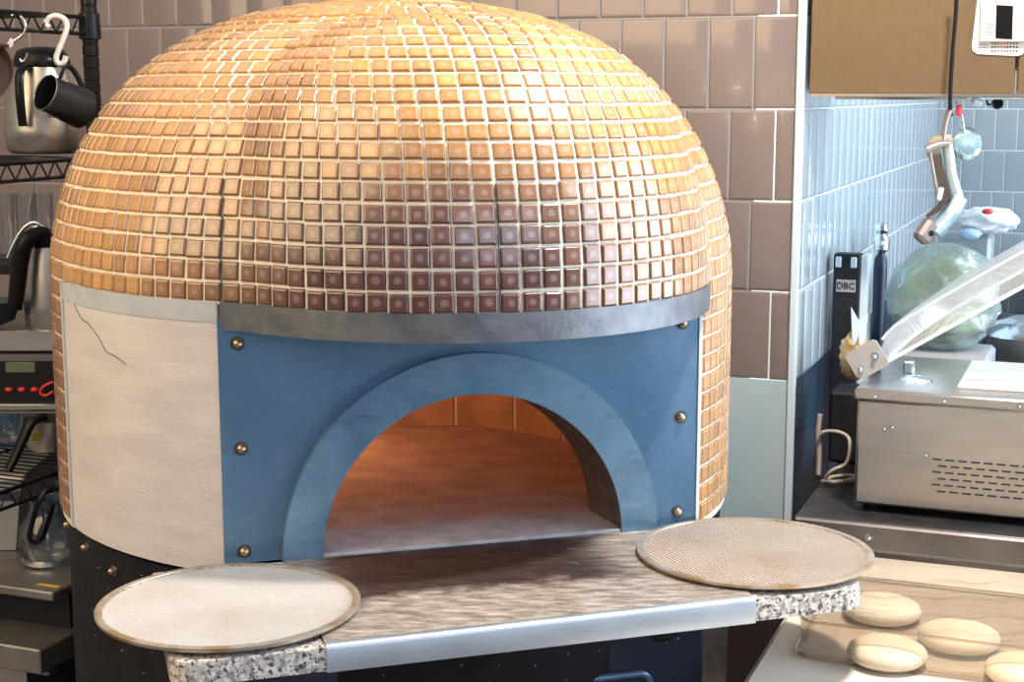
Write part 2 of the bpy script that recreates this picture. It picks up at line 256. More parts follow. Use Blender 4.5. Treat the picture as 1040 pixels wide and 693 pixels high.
# ------------------------------------------------------------------ mesh builder
class MB:
    def __init__(s): s.v = []; s.f = []; s.m = []; s.uv = None
    def add(s, V, Fc, mi=0):
        k = len(s.v); s.v += [tuple(x) for x in V]; s.f += [tuple(i + k for i in f) for f in Fc]; s.m += [mi]*len(Fc); return s
    def box(s, c, d, rz=0, mi=0, bev=0, ry=0, rx=0):
        c = Vector(c); h = Vector(d)/2; rot = Matrix.Rotation(rz, 3, 'Z') @ Matrix.Rotation(ry, 3, 'Y') @ Matrix.Rotation(rx, 3, 'X')
        if bev:
            bev = min(bev, min(h)*.95); V = []; K = {}
            import itertools
            for sx, sy, sz in itertools.product((-1, 1), repeat=3):
                for ax in range(3):
                    p = [sx*(h[0]-bev), sy*(h[1]-bev), sz*(h[2]-bev)]; p[ax] = (sx, sy, sz)[ax]*h[ax]
                    K[(sx, sy, sz, ax)] = len(V); V.append(c + rot @ Vector(p))
            Fc = []
            for ax in range(3):
                o = [i for i in range(3) if i != ax]
                for sg in (-1, 1):
                    q = []
                    for a, b in ((-1, -1), (1, -1), (1, 1), (-1, 1)):
                        t = [0, 0, 0]; t[ax] = sg; t[o[0]] = a; t[o[1]] = b; q.append(K[(*t, ax)])
                    Fc.append(q if (sg > 0) == (ax != 1) else q[::-1])
                for a, b in itertools.product((-1, 1), repeat=2):      # edges along ax
                    t0 = [0, 0, 0]; t0[o[0]] = a; t0[o[1]] = b; t1 = list(t0); t0[ax] = -1; t1[ax] = 1
                    q = [K[(*t0, o[0])], K[(*t1, o[0])], K[(*t1, o[1])], K[(*t0, o[1])]]
                    Fc.append(q)
            for t in itertools.product((-1, 1), repeat=3): Fc.append([K[(*t, 0)], K[(*t, 1)], K[(*t, 2)]])
            return s.add(V, Fc, mi)
        V = [c + rot @ Vector((x*h[0], y*h[1], z*h[2])) for x in (-1, 1) for y in (-1, 1) for z in (-1, 1)]
        return s.add(V, [(0, 1, 3, 2), (4, 6, 7, 5), (0, 4, 5, 1), (2, 3, 7, 6), (0, 2, 6, 4), (1, 5, 7, 3)], mi)
    def tube(s, P, r, n=10, mi=0, cap=True, closed=False, flat=1):
        P = [Vector(p) for p in P]; m = len(P); rr = list(r) if isinstance(r, (list, tuple)) else [r]*m
        if 3 <= m <= 16 and not closed:
            Q = []; q = []
            for i in range(m-1):
                a, b, c, d = P[max(i-1, 0)], P[i], P[i+1], P[min(i+2, m-1)]
                for k in range(4):
                    u = k/4; Q.append(.5*(2*b+(c-a)*u+(2*a-5*b+4*c-d)*u*u+(3*b-a-3*c+d)*u**3)); q.append(rr[i]*(1-u)+rr[i+1]*u)
            P = Q+[P[-1]]; rr = q+[rr[-1]]; m = len(P)
        rings = []; up = None
        for i, p in enumerate(P):
            a = P[(i-1) % m] if (i or closed) else p; b = P[(i+1) % m] if (i < m-1 or closed) else p
            t = (b - a).normalized()
            if up is None: up = Vector((0, 0, 1)) if abs(t.z) < .9 else Vector((1, 0, 0))
            x = t.cross(up).normalized(); y = x.cross(t).normalized(); up = y
            rings.append([p + x*rr[i]*math.cos(2*math.pi*k/n) + y*rr[i]*flat*math.sin(2*math.pi*k/n) for k in range(n)])
        V = [q for g in rings for q in g]; Fc = []
        for i in range(m if closed else m-1):
            j = (i+1) % m
            for k in range(n): Fc.append((i*n+k, i*n+(k+1) % n, j*n+(k+1) % n, j*n+k))
        if cap and not closed: Fc += [tuple(range(n))[::-1], tuple((m-1)*n+k for k in range(n))]
        return s.add(V, Fc, mi)
    def lathe(s, prof, c, n=32, mi=0, axis=None, sx=1, closed=False):
        c = Vector(c); q = Vector((0, 0, 1)).rotation_difference(Vector(axis)).to_matrix() if axis is not None else Matrix.Identity(3)
        V = []; Fc = []; m = len(prof)
        for r, z in prof:
            for k in range(n):
                a = 2*math.pi*k/n; V.append(c + q @ Vector((r*math.cos(a)*sx, r*math.sin(a), z)))
        for i in range(m if closed else m-1):
            j = (i+1) % m
            for k in range(n): Fc.append((i*n+k, i*n+(k+1) % n, j*n+(k+1) % n, j*n+k))
        if not closed:
            if prof[0][0] > 1e-6: Fc.append(tuple(range(n))[::-1])
            if prof[-1][0] > 1e-6: Fc.append(tuple((m-1)*n+k for k in range(n)))
        return s.add(V, Fc, mi)
    def prism(s, pts, h, fn, mi=0):            # pts 2D, fn(x,y,depth)->point ; extruded over h=(d0,d1)
        n = len(pts); V = [fn(x, y, h[0]) for x, y in pts] + [fn(x, y, h[1]) for x, y in pts]
        return s.add(V, [tuple(range(n))[::-1], tuple(range(n, 2*n))] + [(i, (i+1) % n, n+(i+1) % n, n+i) for i in range(n)], mi)
def tag(o, label=None, cat=None, group=None, kind=None):
    for k, v in (('label', label), ('category', cat), ('group', group), ('kind', kind)):
        if v: o[k] = v
    return o
def part(name, mb, mats, parent=None, smooth=None, label=None, fix=True):
    me = bpy.data.meshes.new(name)
    off = Vector((0, 0, 0)); p = parent
    while p is not None: off += p.location; p = p.parent
    loc = Vector((0, 0, 0))
    if parent is None:
        a = np.array(mb.v); loc = Vector(((a[:, 0].min()+a[:, 0].max())/2, (a[:, 1].min()+a[:, 1].max())/2, a[:, 2].min())); off = loc
    me.from_pydata([tuple(Vector(v) - off) for v in mb.v], [], mb.f)
    for m_ in (mats if isinstance(mats, (list, tuple)) else [mats]): me.materials.append(M[m_] if isinstance(m_, str) else m_)
    me.polygons.foreach_set('material_index', mb.m)
    if fix:
        import bmesh
        bm = bmesh.new(); bm.from_mesh(me); bmesh.ops.recalc_face_normals(bm, faces=bm.faces); bm.to_mesh(me); bm.free()
    if smooth:
        me.polygons.foreach_set('use_smooth', [True]*len(me.polygons))
        me.set_sharp_from_angle(angle=R(smooth))
    o = bpy.data.objects.new(name, me); COL.objects.link(o); o.parent = parent; o.location = loc
    if label: o['label'] = label
    return o
def thing(name, label, cat, loc, group=None):
    o = bpy.data.objects.new(name, None); COL.objects.link(o); o.location = loc; o.empty_display_size = .05
    return tag(o, label, cat, group)
def struct(name, mb, mats, **k): return tag(part(name, mb, mats, **k), kind='structure')
def text_part(txt, size, loc, rot, material, parent, name='lettering', depth=.0006):
    cu = bpy.data.curves.new(name, 'FONT'); cu.body = txt; cu.size = size; cu.extrude = depth; cu.align_x = 'CENTER'; cu.align_y = 'CENTER'
    t = bpy.data.objects.new('t', cu); COL.objects.link(t); bpy.context.view_layer.update()
    me = bpy.data.meshes.new_from_object(t); bpy.data.objects.remove(t)
    me.materials.clear(); me.materials.append(M[material])
    o = bpy.data.objects.new(name, me); COL.objects.link(o); o.parent = parent
    off = Vector((0, 0, 0)); p = parent
    while p is not None: off += p.location; p = p.parent
    o.location = Vector(loc) - off; o.rotation_euler = rot; return o
def arcpts(c, r, a0, a1, n): return [(c[0]+r*math.cos(a0+(a1-a0)*i/n), c[1]+r*math.sin(a0+(a1-a0)*i/n)) for i in range(n+1)]

# pillow-shaped tiles, given four corners and a normal function
GU = np.array([0, .045, .09, .14, .86, .91, .955, 1.0])
def hgt(t): 
    e = np.minimum(t, 1-t); return .94*np.clip(1 - (1-np.clip(e/.10, 0, 1))**2, 0, 1)+.03*np.clip(e/.5, 0, 1)
HG = np.minimum.outer(hgt(GU), hgt(GU))
GF = [(i*8+j, (i+1)*8+j, (i+1)*8+j+1, i*8+j+1) for i in range(7) for j in range(7)]
GW = np.array([0, .01, .02, .034, .966, .98, .99, 1.0]); eW = np.clip(np.minimum(GW, 1-GW)/.03, 0, 1); HW = np.minimum.outer(1-(1-eW)**2, 1-(1-eW)**2)
class Tiles:
    def __init__(s, gu=GU, hg=HG): s.gu = gu; s.hg = hg; s.V = []; s.C = []; s.UV = []; s.n = 0
    def quad(s, p00, p10, p11, p01, nrm, th, col, tilt=0):
        u = s.gu[:, None, None]; v = s.gu[None, :, None]
        P = (1-u)*(1-v)*p00 + u*(1-v)*p10 + u*v*p11 + (1-u)*v*p01
        h = s.hg*th
        if tilt: h = h + (GU[:, None]-.5)*rng.normal(0, tilt) + (GU[None, :]-.5)*rng.normal(0, tilt)
        s.V.append((P + nrm*h[..., None]).reshape(-1, 3)); s.C.append(np.tile(np.array([*col, 1.]), (64, 1)))
        s.UV.append(np.stack(np.broadcast_arrays(GU[:, None], GU[None, :]), -1).reshape(-1, 2)); s.n += 1
    def build(s, name, material, parent=None, extra=None, off=Vector((0, 0, 0))):
        V = np.concatenate(s.V) - np.array(off); base = (np.arange(s.n)*64)[:, None, None] + np.array(GF)[None]
        base = base.reshape(-1, 4)
        me = bpy.data.meshes.new(name); nv = len(V); nf = len(base)
        me.vertices.add(nv); me.vertices.foreach_set('co', V.ravel()); me.loops.add(nf*4); me.loops.foreach_set('vertex_index', base.ravel().astype(np.int32))
        me.polygons.add(nf); me.polygons.foreach_set('loop_start', np.arange(0, nf*4, 4, dtype=np.int32)); 
        me.update(calc_edges=True)
        a = me.attributes.new('tile_col', 'FLOAT_COLOR', 'POINT'); a.data.foreach_set('color', np.concatenate(s.C).ravel().astype(np.float32))
        ul = me.uv_layers.new(name='UVMap'); UV = np.concatenate(s.UV); ul.data.foreach_set('uv', UV[base.ravel()].ravel().astype(np.float32))
        me.polygons.foreach_set('use_smooth', [True]*nf); me.materials.append(M[material]); me.validate()
        o = bpy.data.objects.new(name, me); COL.objects.link(o); o.parent = parent; return o

# ================================================================== THE SETTING
mb = MB().box((.3, 3, -.02), (8, 10, .04)); struct('floor', mb, 'floor')
TW, TH = .1, .1975; ZT = [1.125 + TH*i for i in range(-0, 7)]
def wall_tiles(name, a0, a1, z0, z1, origin, axis, nrm, tw, thh, phase, mt, mg, zref, thick=.10, gap=.0035, extra=None):
    T = Tiles(GW, HW); n3 = np.array(nrm); o3 = np.array(origin); ax = np.array(axis)
    k0 = int(math.floor((z0-zref)/thh+1e-6)); k1 = int(math.ceil((z1-zref)/thh-1e-6))
    for k in range(k0, k1):
        zb = max(z0, zref+k*thh)+gap/2; zt = min(z1, zref+(k+1)*thh)-gap/2
        ph = (phase + .5*(k % 2)) % 1
        i0 = int(math.floor(a0/tw-ph)); i1 = int(math.ceil(a1/tw-ph))
        for i in range(i0, i1+1):
            l = max(a0, (i+ph)*tw)+gap/2; r_ = min(a1, (i+1+ph)*tw)-gap/2
            if r_-l < .012 or zt-zb < .01: continue
            q = lambda a, z: o3 + ax*a + np.array([0, 0, z]) - o3*np.array([0, 0, 1])
            T.quad(q(l, zb), q(r_, zb), q(r_, zt), q(l, zt), n3, .002, (1, 1, 1), .0004)
    mbx = MB(); A = Vector(origin); X = Vector(axis); Nn = Vector(nrm)
    c = A + X*((a0+a1)/2) - Nn*(thick/2); c.z = (z0+z1)/2
    mbx.box(c, (a1-a0, thick-.002, z1-z0), math.atan2(X.y, X.x))
    w_ = struct(name, mbx, mg); t = T.build('tiling', mt, w_, off=w_.location); return w_
# brown tiled back wall (b = 0, a < 0), pale blue painted lower part
wall_tiles('wall_back', -3.4, -.012, 1.125, 2.9, rm(0, 0, 0), ER, -ED, TW, TH, .94, 'wall_tile', 'wall_grout', 1.125-TH)
struct('wall_back_lower', MB().box(rm(-.46, .05, .5625), (.896, .108, 1.125), RANG), 'blue_panel')
struct('wall_back_left', MB().box(rm(-2.155, .05, .5625), (2.49, .108, 1.125), RANG), 'splash')
# tiled side wall running away from the corner
wall_tiles('wall_side', .0, 2.7, 1.125, 2.9, rm(0, 0, 0), ED, ER, TW, TH, .0, 'side_tile', 'side_grout', 1.125, thick=.10)
struct('wall_side_lower', MB().box(rm(-.048, 1.35, .5625), (.10, 2.7, 1.125), RANG), 'splash')
struct('trim_1', MB().box(rm(-.004, -.004, 1.45), (.018, .014, 2.9), RANG, bev=.003), 'trim_white')
# far tiled wall of the alcove
wall_tiles('wall_far', -.05, 2.6, 0, 2.9, rm(0, 2.7, 0), ER, -ED, .078, .153, .2, 'far_tile', 'side_grout', 1.389-.153*10)
struct('wall_left', MB().box(rm(-3.45, -1.2, 1.45), (.1, 2.6, 2.9), RANG), 'wall_grout')

# ================================================================== PIZZA OVEN
C0 = np.array([-.2138, 2.8056]); CH = np.array([-.102, 2.537])
RM, ZM, HM, AM, BM = .6144, 1.4148, .4973, 2.0827, 2.5708
RH, HH, AH, BH = .4295, .445, 2.1934, 2.8903
def Rmain(z): 
    t = min(max((z-ZM)/HM, 0), 1); return RM*(1-t**AM)**(1/BM)
def Rhood(z):
    t = min(max((z-1.43)/HH, 0), 1); return RH*(1-t**AH)**(1/BH)
NTH = 1440; TH_ = np.linspace(0, 2*np.pi, NTH, endpoint=False); D_ = np.stack([np.cos(TH_), np.sin(TH_)], -1)
def ring(z, inset=0, hood=True):
    a = np.full(NTH, Rmain(z)-inset)
    if hood and z > 1.39:
        rh = max(Rhood(z)-inset, 0); w_ = C0-CH; bq = D_ @ w_; disc = bq**2 - (w_@w_ - rh*rh)
        b = np.where(disc > 0, -bq + np.sqrt(np.maximum(disc, 0)), -1)
        k = .012; h = np.clip(.5+.5*(a-b)/k, 0, 1); a = b*(1-h) + a*h + k*h*(1-h)
    return np.concatenate([C0 + D_*a[:, None], np.full((NTH, 1), z)], 1)
def angof(P): return math.atan2(P[1]-C0[1], P[0]-C0[0]) % (2*math.pi)
thA = angof(ov(0, 0, 0)); thB = angof(ov(.776, 0, 0)); thW = R(209.5)      # plate left, plate right, left edge of the bare plaster
oven = thing('pizza_oven', 'large domed pizza oven covered in small tan mosaic tiles with a blue steel arched front', 'oven', (C0[0], C0[1], 0))
OC = oven.location.copy()
# row heights: equal steps along the averaged profile
zs = np.linspace(1.445, ZM+HM-.0006, 1500)
rr = np.array([.5*Rmain(z)+.5*min(Rhood(z)+.18, Rmain(z)) for z in zs]); arc = np.concatenate([[0], np.cumsum(np.hypot(np.diff(zs), np.diff(rr)))])
PT = .0315; rows = [1.445]
nr = int(arc[-1]/PT)
for i in range(1, nr+1): rows.append(float(np.interp(i*PT, arc, zs)))
T = Tiles(); gap = .0038
def tilecol(x, y, z, th):
    s = (Vector((x, y, 0)) - OA); sf = s.dot(E1); of = s.dot(E2)
    dx = (sf-.29)/.42; dz = (z-1.50)/.19
    dark = math.exp(-dx*dx - max(dz, 0)**2*1.0 ) if (of > -.25) else 0
    dark = min(1, dark*1.15)*min(1, max(0, (of+.22)/.15))
    base = np.array([.55, .275, .078]); redbr = np.array([.100, .030, .020]); c = base*(1-dark)+redbr*dark
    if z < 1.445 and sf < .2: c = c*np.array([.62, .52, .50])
    j = rng.normal(1, .10); c = c*np.array([j, j*rng.normal(1, .035), j*rng.normal(1, .06)])
    if dark > .3 and rng.random() < .04: c = c*.5 + base*.4
    return np.clip(c, 0, 1)
def row_tiles(z0, z1, hood=True, keep=None, ncol=None, roff=0):
    za, zb = z0+gap/2, z1-gap/2
    Ca, Cb = ring(za, .0035, hood), ring(zb, .0035, hood); mid = ring((za+zb)/2, .0035, hood)
    d = np.hypot(*(np.roll(mid, -1, 0)-mid)[:, :2].T); L = np.concatenate([[0], np.cumsum(d)]); tot = L[-1]
    n = ncol or max(3, round(tot/PT)); r0 = np.interp(R(286), np.append(TH_, 2*np.pi), L)
    # interpolate with wrap
    def P(Cv, s):
        t = np.interp(s % tot, L, np.arange(NTH+1)); i = int(t) % NTH; f_ = t-int(t); return Cv[i]*(1-f_)+Cv[(i+1) % NTH]*f_
    for i in range(n):
        jit = rng.normal(0, .0006); s0 = r0 + (i+roff)*tot/n + gap/2 + jit; s1 = r0 + (i+1+roff)*tot/n - gap/2 + rng.normal(0, .0006)
        p = P(mid, (s0+s1)/2); th = math.atan2(p[1]-C0[1], p[0]-C0[0]) % (2*math.pi)
        if keep and not keep(th): continue
        q = [P(Ca, s0), P(Ca, s1), P(Cb, s1), P(Cb, s0)]
        nn = np.cross(q[1]-q[0], q[3]-q[0]); l = np.linalg.norm(nn)
        if l < 1e-7: continue
        nn = nn/l
        if nn @ (np.array([*(p[:2]-C0), .6])) < 0: nn = -nn
        dz = rng.normal(0, .0005); 
        for k in range(4): q[k] = q[k] + np.array([0, 0, dz])
        T.quad(*q, nn, .0042, tilecol(p[0], p[1], p[2], th), .0005)
for i in range(len(rows)-1):
    L = np.hypot(*(np.roll(ring((rows[i]+rows[i+1])/2), -1, 0)-ring((rows[i]+rows[i+1])/2))[:, :2].T).sum()
    row_tiles(rows[i], rows[i+1], roff=0)
def keep_low(th): return not (thW < th < thB)
zt = 1.445; k = 0
while zt > 1.05:
    row_tiles(max(zt-PT, 1.028), zt, False, keep_low); zt -= PT
tm = T.build('mosaic_tiles', 'mosaic', oven, off=OC)
def seam(th, i0, i1):
    P = []
    for i in range(i0, i1):
        za, zb = rows[i], rows[i+1]; m_ = ring((za+zb)/2, .0035); d = np.hypot(*(np.roll(m_, -1, 0)-m_)[:, :2].T); L = np.concatenate([[0], np.cumsum(d)]); n = max(3, round(L[-1]/PT))
        r0 = np.interp(R(286), np.append(TH_, 2*np.pi), L); st = np.interp(th, np.append(TH_, 2*np.pi), L); k = round((st-r0)*n/L[-1]); s0 = (r0+k*L[-1]/n) % L[-1]
        t_ = np.interp(s0, L, np.arange(NTH+1)); 
        for z in (za+.003, zb-.003): P.append(Vector(ring(z, .0012)[int(round(t_)) % NTH]))
    mb = MB()
    for a, b in zip(P[:-1], P[1:]): mb.tube([a, b], .0011, 5)
    return mb
SEAMS = (seam(R(286), 0, 6), seam(R(248.5), 0, 6))
# grout shell
mb = MB(); lv = [z for z in np.linspace(1.443, 1.6, 10)] + list(np.interp(np.linspace(0, 1, 26)[1:]*(arc[-1]-np.interp(1.6, zs, arc))+np.interp(1.6, zs, arc), arc, zs))
rs = [ring(z, .0035)[::8] for z in lv]; n = len(rs[0]); V = np.concatenate(rs)
mb.add(V, [(i*n+j, i*n+(j+1) % n, (i+1)*n+(j+1) % n, (i+1)*n+j) for i in range(len(lv)-1) for j in range(n)] + [tuple((len(lv)-1)*n+j for j in range(n))])
part('grout_shell', mb, 'grout', oven, smooth=50)
for q in SEAMS: part('crack', q, 'soot', oven)
mb = MB()
def wall_sector(mb, r, z0, z1, a0, a1, n, th=.02, mi=0):
    P = []
    for i in range(n+1):
        a = a0+(a1-a0)*i/n
        for rr_, z in ((r, z0), (r, z1), (r-th, z1), (r-th, z0)): P.append((C0[0]+rr_*math.cos(a), C0[1]+rr_*math.sin(a), z))
    Fc = [(i*4+k, i*4+(k+1) % 4, i*4+4+(k+1) % 4, i*4+4+k) for i in range(n) for k in range(4)] + [(0, 1, 2, 3), (n*4+3, n*4+2, n*4+1, n*4)]
    return mb.add(P, Fc, mi)
wall_sector(mb, RM-.0035, 1.025, 1.445, thB, thW+.012+2*math.pi, 90, .03)
part('grout_wall', mb, 'grout', oven, smooth=40)
mb = MB(); wall_sector(mb, RM-.004, 1.028, 1.4455, thW+.012, thA-.006, 24, .03); o = part('plaster_panel', mb, 'plaster', oven, smooth=40, label='bare pale plaster panel left of the blue plate')
mb = MB(); wall_sector(mb, RM-.0025, 1.415, 1.4455, thW+.02, thA-.008, 24, .01); part('grey_lip', mb, 'plaster_grey', o, label='paler grey strip along the top of the plaster')
mb = MB(); wall_sector(mb, RM-.0015, 1.03, 1.4455, thW-.002, thW+.020, 3, .02); part('edge_joint', mb, 'plaster_grey', o)
# fine crack running down the plaster, a real groove-thin line
crk = [(209.5+3, 1.432), (214.5, 1.425), (217, 1.405), (219, 1.392), (221, 1.388), (224, 1.37), (226, 1.35), (228.5, 1.345), (231, 1.335)]
mb = MB(); mb.tube([(C0[0]+(RM-.0038)*math.cos(R(a)), C0[1]+(RM-.0038)*math.sin(R(a)), z) for a, z in crk], .0009, 5); part('crack', mb, 'soot', o)
# band above the plate: follows the hood
zb0, zb1 = 1.405, 1.447
c1 = ring(1.44, -.001); sel = [i for i in range(NTH) if thA <= TH_[i] <= thB+.10][::6]
mb = MB(); P = []
for i in sel:
    q = c1[i][:2]; dirv = (q-C0)/np.linalg.norm(q-C0); q2 = q-dirv*.012
    P += [(q[0], q[1], zb0), (q[0], q[1], zb1), (q2[0], q2[1], zb1), (q2[0], q2[1], zb0)]
n = len(sel)-1
mb.add(P, [(i*4+k, i*4+(k+1) % 4, i*4+4+(k+1) % 4, i*4+4+k) for i in range(n) for k in range(4)] + [(0, 1, 2, 3), (n*4+3, n*4+2, n*4+1, n*4)])
part('hood_band', mb, 'band_steel', oven, smooth=40, label='dark steel band curved under the tiles')
mb = MB(); P = [tuple(c1[i][:2]-(c1[i][:2]-C0)*.02)+(1.405,) for i in sel]; Q = []
for p in P:
    s = min(max((Vector((p[0], p[1], 0))-OA).dot(E1), 0), .776); Q.append(tuple(ov(s, -.02, 1.405)))
mb.add(P+Q, [(i, i+1, len(P)+i+1, len(P)+i) for i in range(len(P)-1)]); part('hood_underside', mb, 'soot', oven)
# base
mb = MB(); rb = RM-.012
mb.lathe([(rb-.03, 0), (rb, 0), (rb, 1.02), (rb-.03, 1.02)], (C0[0], C0[1], 0), 96, closed=True); base = part('base_drum', mb, 'black_steel', oven, smooth=40, label='black steel drum under the tiled body')
def bolt(p, d, r=.007, parent=None, m='brass'):
    b = MB(); b.lathe([(0, .010), (r*.55, .009), (r*.9, .006), (r, .003), (r, 0), (r*1.5, 0), (r*1.5, -.002)], p, 14, axis=d); part('bolt', b, m, parent, smooth=50)
for th, z in ((214, 1.0), (224, .985), (233, .987), (196, .99), (308, .98), (318, 1.0)):
    a = R(th); bolt((C0[0]+rb*math.cos(a), C0[1]+rb*math.sin(a), z), (math.cos(a), math.sin(a), 0), .006, base)
# front plate with arched mouth
def fr(s0, z0): return s0, z0
SC, ZC = .3915, 1.046; RI, RO = .245, .305
def arch_plate(mb, ro_pts, ri, o0, o1, n=48, mi=0):
    """plate between an outer outline (same count) and an inner half circle, extruded o0..o1"""
    inn = [(SC+ri*math.cos(math.pi*i/n), ZC+ri*math.sin(math.pi*i/n)) for i in range(n+1)]
    V = []
    for o_ in (o0, o1):
        V += [ov(x, o_, z) for x, z in ro_pts]; V += [ov(x, o_, z) for x, z in inn]
    m = n+1; Fc = []
    for i in range(n):
        Fc.append((i, i+1, m+i+1, m+i)); Fc.append((2*m+i, 3*m+i, 3*m+i+1, 2*m+i+1))
        Fc.append((i, 2*m+i, 2*m+i+1, i+1)); Fc.append((m+i, m+i+1, 3*m+i+1, 3*m+i))
    Fc += [(0, m, 3*m, 2*m), (n, 2*m+n, 3*m+n, m+n)]
    return mb.add(V, Fc, mi)
outer = []; nn_ = 48
for i in range(nn_+1):
    a = math.pi*i/nn_; dx, dz = math.cos(a), math.sin(a)
    tx = ((.776-SC)/dx if dx > 1e-6 else ((0-SC)/dx if dx < -1e-6 else 1e9)); tz = (1.42-ZC)/dz if dz > 1e-6 else 1e9
    t = min(tx, tz); outer.append((SC+dx*t, ZC+dz*t))
# snap nearest points onto the two upper corners
for cx_ in (.776, 0):
    j = min(range(nn_+1), key=lambda i: (outer[i][0]-cx_)**2+(outer[i][1]-1.42)**2); outer[j] = (cx_, 1.42)
mb = arch_plate(MB(), outer, RI, -.006, 0); plate = part('front_plate', mb, 'blue_steel', oven, label='flat blued steel front plate with studs')
for s, z in ((.029, 1.384), (.03, 1.224), (.03, 1.064), (.741, 1.229), (.738, 1.07), (.741, 1.384)): bolt(ov(s, 0, z), E2, .0075, plate)
mb = MB(); mb.box(ov(.773, -.02, 1.233), (.005, .045, .375), OANG); part('side_flange', mb, 'trim_white', plate)
ring_o = [(SC+RO*math.cos(math.pi*i/nn_), ZC+(RO+.003)*math.sin(math.pi*i/nn_)) for i in range(nn_+1)]
mb = arch_plate(MB(), ring_o, RI-.001, .0005, .016); arch = part('arch_frame', mb, 'arch_steel', oven, smooth=30, label='raised half round steel frame of the mouth')
mb = MB(); V = []; Dp = -.115
for o_, r_ in ((.0158, RI-.0005), (Dp, RI-.012), (Dp, RI+.03), (-.007, RI+.03)): V += [ov(SC+r_*math.cos(math.pi*i/48), o_, ZC+r_*math.sin(math.pi*i/48)) for i in range(49)]
mb.add(V, [(k*49+i, k*49+i+1, (k+1)*49+i+1, (k+1)*49+i) for k in range(3) for i in range(48)]); part('mouth_lining', mb, 'soot', arch, smooth=40)
# sill, chamber floor, brick wall, vault
mb = MB(); mb.box(ov(SC, -.05, 1.046), (.488, .128, .014), OANG, bev=.002); part('mouth_sill', mb, 'sill_stone', oven, label='pale grey stone sill')
mb = MB(); RC = .39
mb.lathe([(0, 1.02), (.478, 1.02), (.478, 1.052), (0, 1.052)], (C0[0], C0[1], 0), 64); part('chamber_floor', mb, 'fire_floor', oven)
mb = MB(); wall_sector(mb, RC+.03, 1.0, 1.40, thB+.15, thA-.15+2*math.pi, 60, .028, 0)
for kz in range(3):
    for kb in range(13):
        a0 = thB+.17+(2*math.pi-(thB-thA)-.34)*(kb+.5*(kz % 2))/13; a1 = a0+(2*math.pi-(thB-thA)-.34)/13-.022
        wall_sector(mb, RC+.012, 1.048+kz*.118, 1.048+kz*.118+.112, a0, a1, 3, .012, 1)
part('chamber_wall', mb, ['brick_mortar', 'firebrick'], oven)
mb = MB(); mb.lathe([(RC+.02, 1.39), (.40, 1.42), (.36, 1.50), (.28, 1.56), (.15, 1.59), (0.001, 1.6)], (C0[0], C0[1], 0), 48); 
mb.f = [f for f in mb.f if len(f) == 4]; mb.m = [0]*len(mb.f); part('chamber_vault', mb, 'firebrick', oven, smooth=50)
# front box below the shelf with a framed hatch
mb = MB(); mb.box(ov(.38, -.03, .50), (.76, .20, .94), OANG, bev=.006); fb = part('front_box', mb, 'navy_steel', oven, label='dark navy steel front below the shelf')
fo = .0705
hp = []
for cx_, cz_, a0 in ((.645, .808, 0), (.11, .808, 90), (.11, .35, 180), (.645, .35, 270)):
    for i in range(7): a = R(a0+15*i); hp.append(ov(cx_+.02*math.cos(a), fo+.004, cz_+.02*math.sin(a)))
mb = MB().tube(hp, .006, 8, closed=True); hatch = part('hatch_frame', mb, 'blue_steel', fb, smooth=50)
mb = MB(); mb.box(ov(.375, fo+.001, .58), (.52, .006, .44), OANG); part('hatch_door', mb, 'navy_steel', fb)
mb = MB(); mb.lathe([(.0001, .004), (.026, .004), (.030, .0)], ov(.69, fo, .905), 24, axis=E2); part('vent_hole', mb, 'black_matte', fb)
mb = MB(); mb.lathe([(.0, .008), (.021, .008), (.026, .004), (.026, -.05)], ov(.785, .16, .985), 24, axis=E2); part('vent_pipe', mb, 'black_plastic', oven)

mb = MB(); mb.box(ov(.80, -.05, .5), (.07, .10, 1.0), OANG, bev=.002); part('support_post', mb, 'post_steel', oven, label='worn brownish grey steel post')
# shelf: granite slab with a steel cover in the middle
sh = thing('oven_shelf', 'speckled granite ledge with a flour dusted steel cover in front of the oven mouth', 'shelf', tuple(ov(.39, .2, 1.0)))
def slab_outline(s0, s1, o0, f0, f1, r):
    a = OANG
    P = [(s0, o0)]; P += [(s0+r-r*math.cos(t), f0-r+r*math.sin(t)) for t in np.linspace(0, math.pi/2, 7)]
    P += [(s1-r+r*math.sin(t), f1-r+r*math.cos(t)) for t in np.linspace(0, math.pi/2, 7)]; P += [(s1, o0)]; return P
P0 = slab_outline(-.108, .885, .003, .392, .368, .035)
def bevel_prism(mb, P, z0, z1, fn, b=.004):
    c = np.mean(P, 0); n = len(P); V = []
    for z, sc in ((z0, 0), (z1-b, 0), (z1-b*.3, b*.3), (z1, b)):
        for p in P:
            d = np.array(p)-c; l = np.linalg.norm(d); q = np.array(p)-d/l*sc; V.append(fn(q[0], q[1], z))
    Fc = [tuple(range(n))[::-1], tuple(3*n+i for i in range(n))] + [(k*n+i, k*n+(i+1) % n, (k+1)*n+(i+1) % n, (k+1)*n+i) for k in range(3) for i in range(n)]
    return mb.add(V, Fc)
mb = bevel_prism(MB(), P0, 1.012, 1.044, ov); part('slab', mb, 'granite', sh, label='black and white speckled granite slab')
mb = MB(); sA, sB = .089, .702; fA, fB = .392-.024*(sA+.118), .392-.024*(sB+.118)
prof = [(0, 1.0365), (0, 1.040)]
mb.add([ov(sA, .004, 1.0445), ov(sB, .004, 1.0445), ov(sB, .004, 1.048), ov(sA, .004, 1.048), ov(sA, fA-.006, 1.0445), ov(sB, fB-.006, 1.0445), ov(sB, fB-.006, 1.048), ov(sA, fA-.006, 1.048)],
       [(0, 3, 2, 1), (3, 7, 6, 2), (4, 5, 6, 7), (0, 1, 5, 4), (0, 4, 7, 3), (1, 2, 6, 5)]); part('steel_cover', mb, 'cover_steel', sh, label='brown stained flour dusted steel cover with painted hood shadow')
mb = MB(); V = []
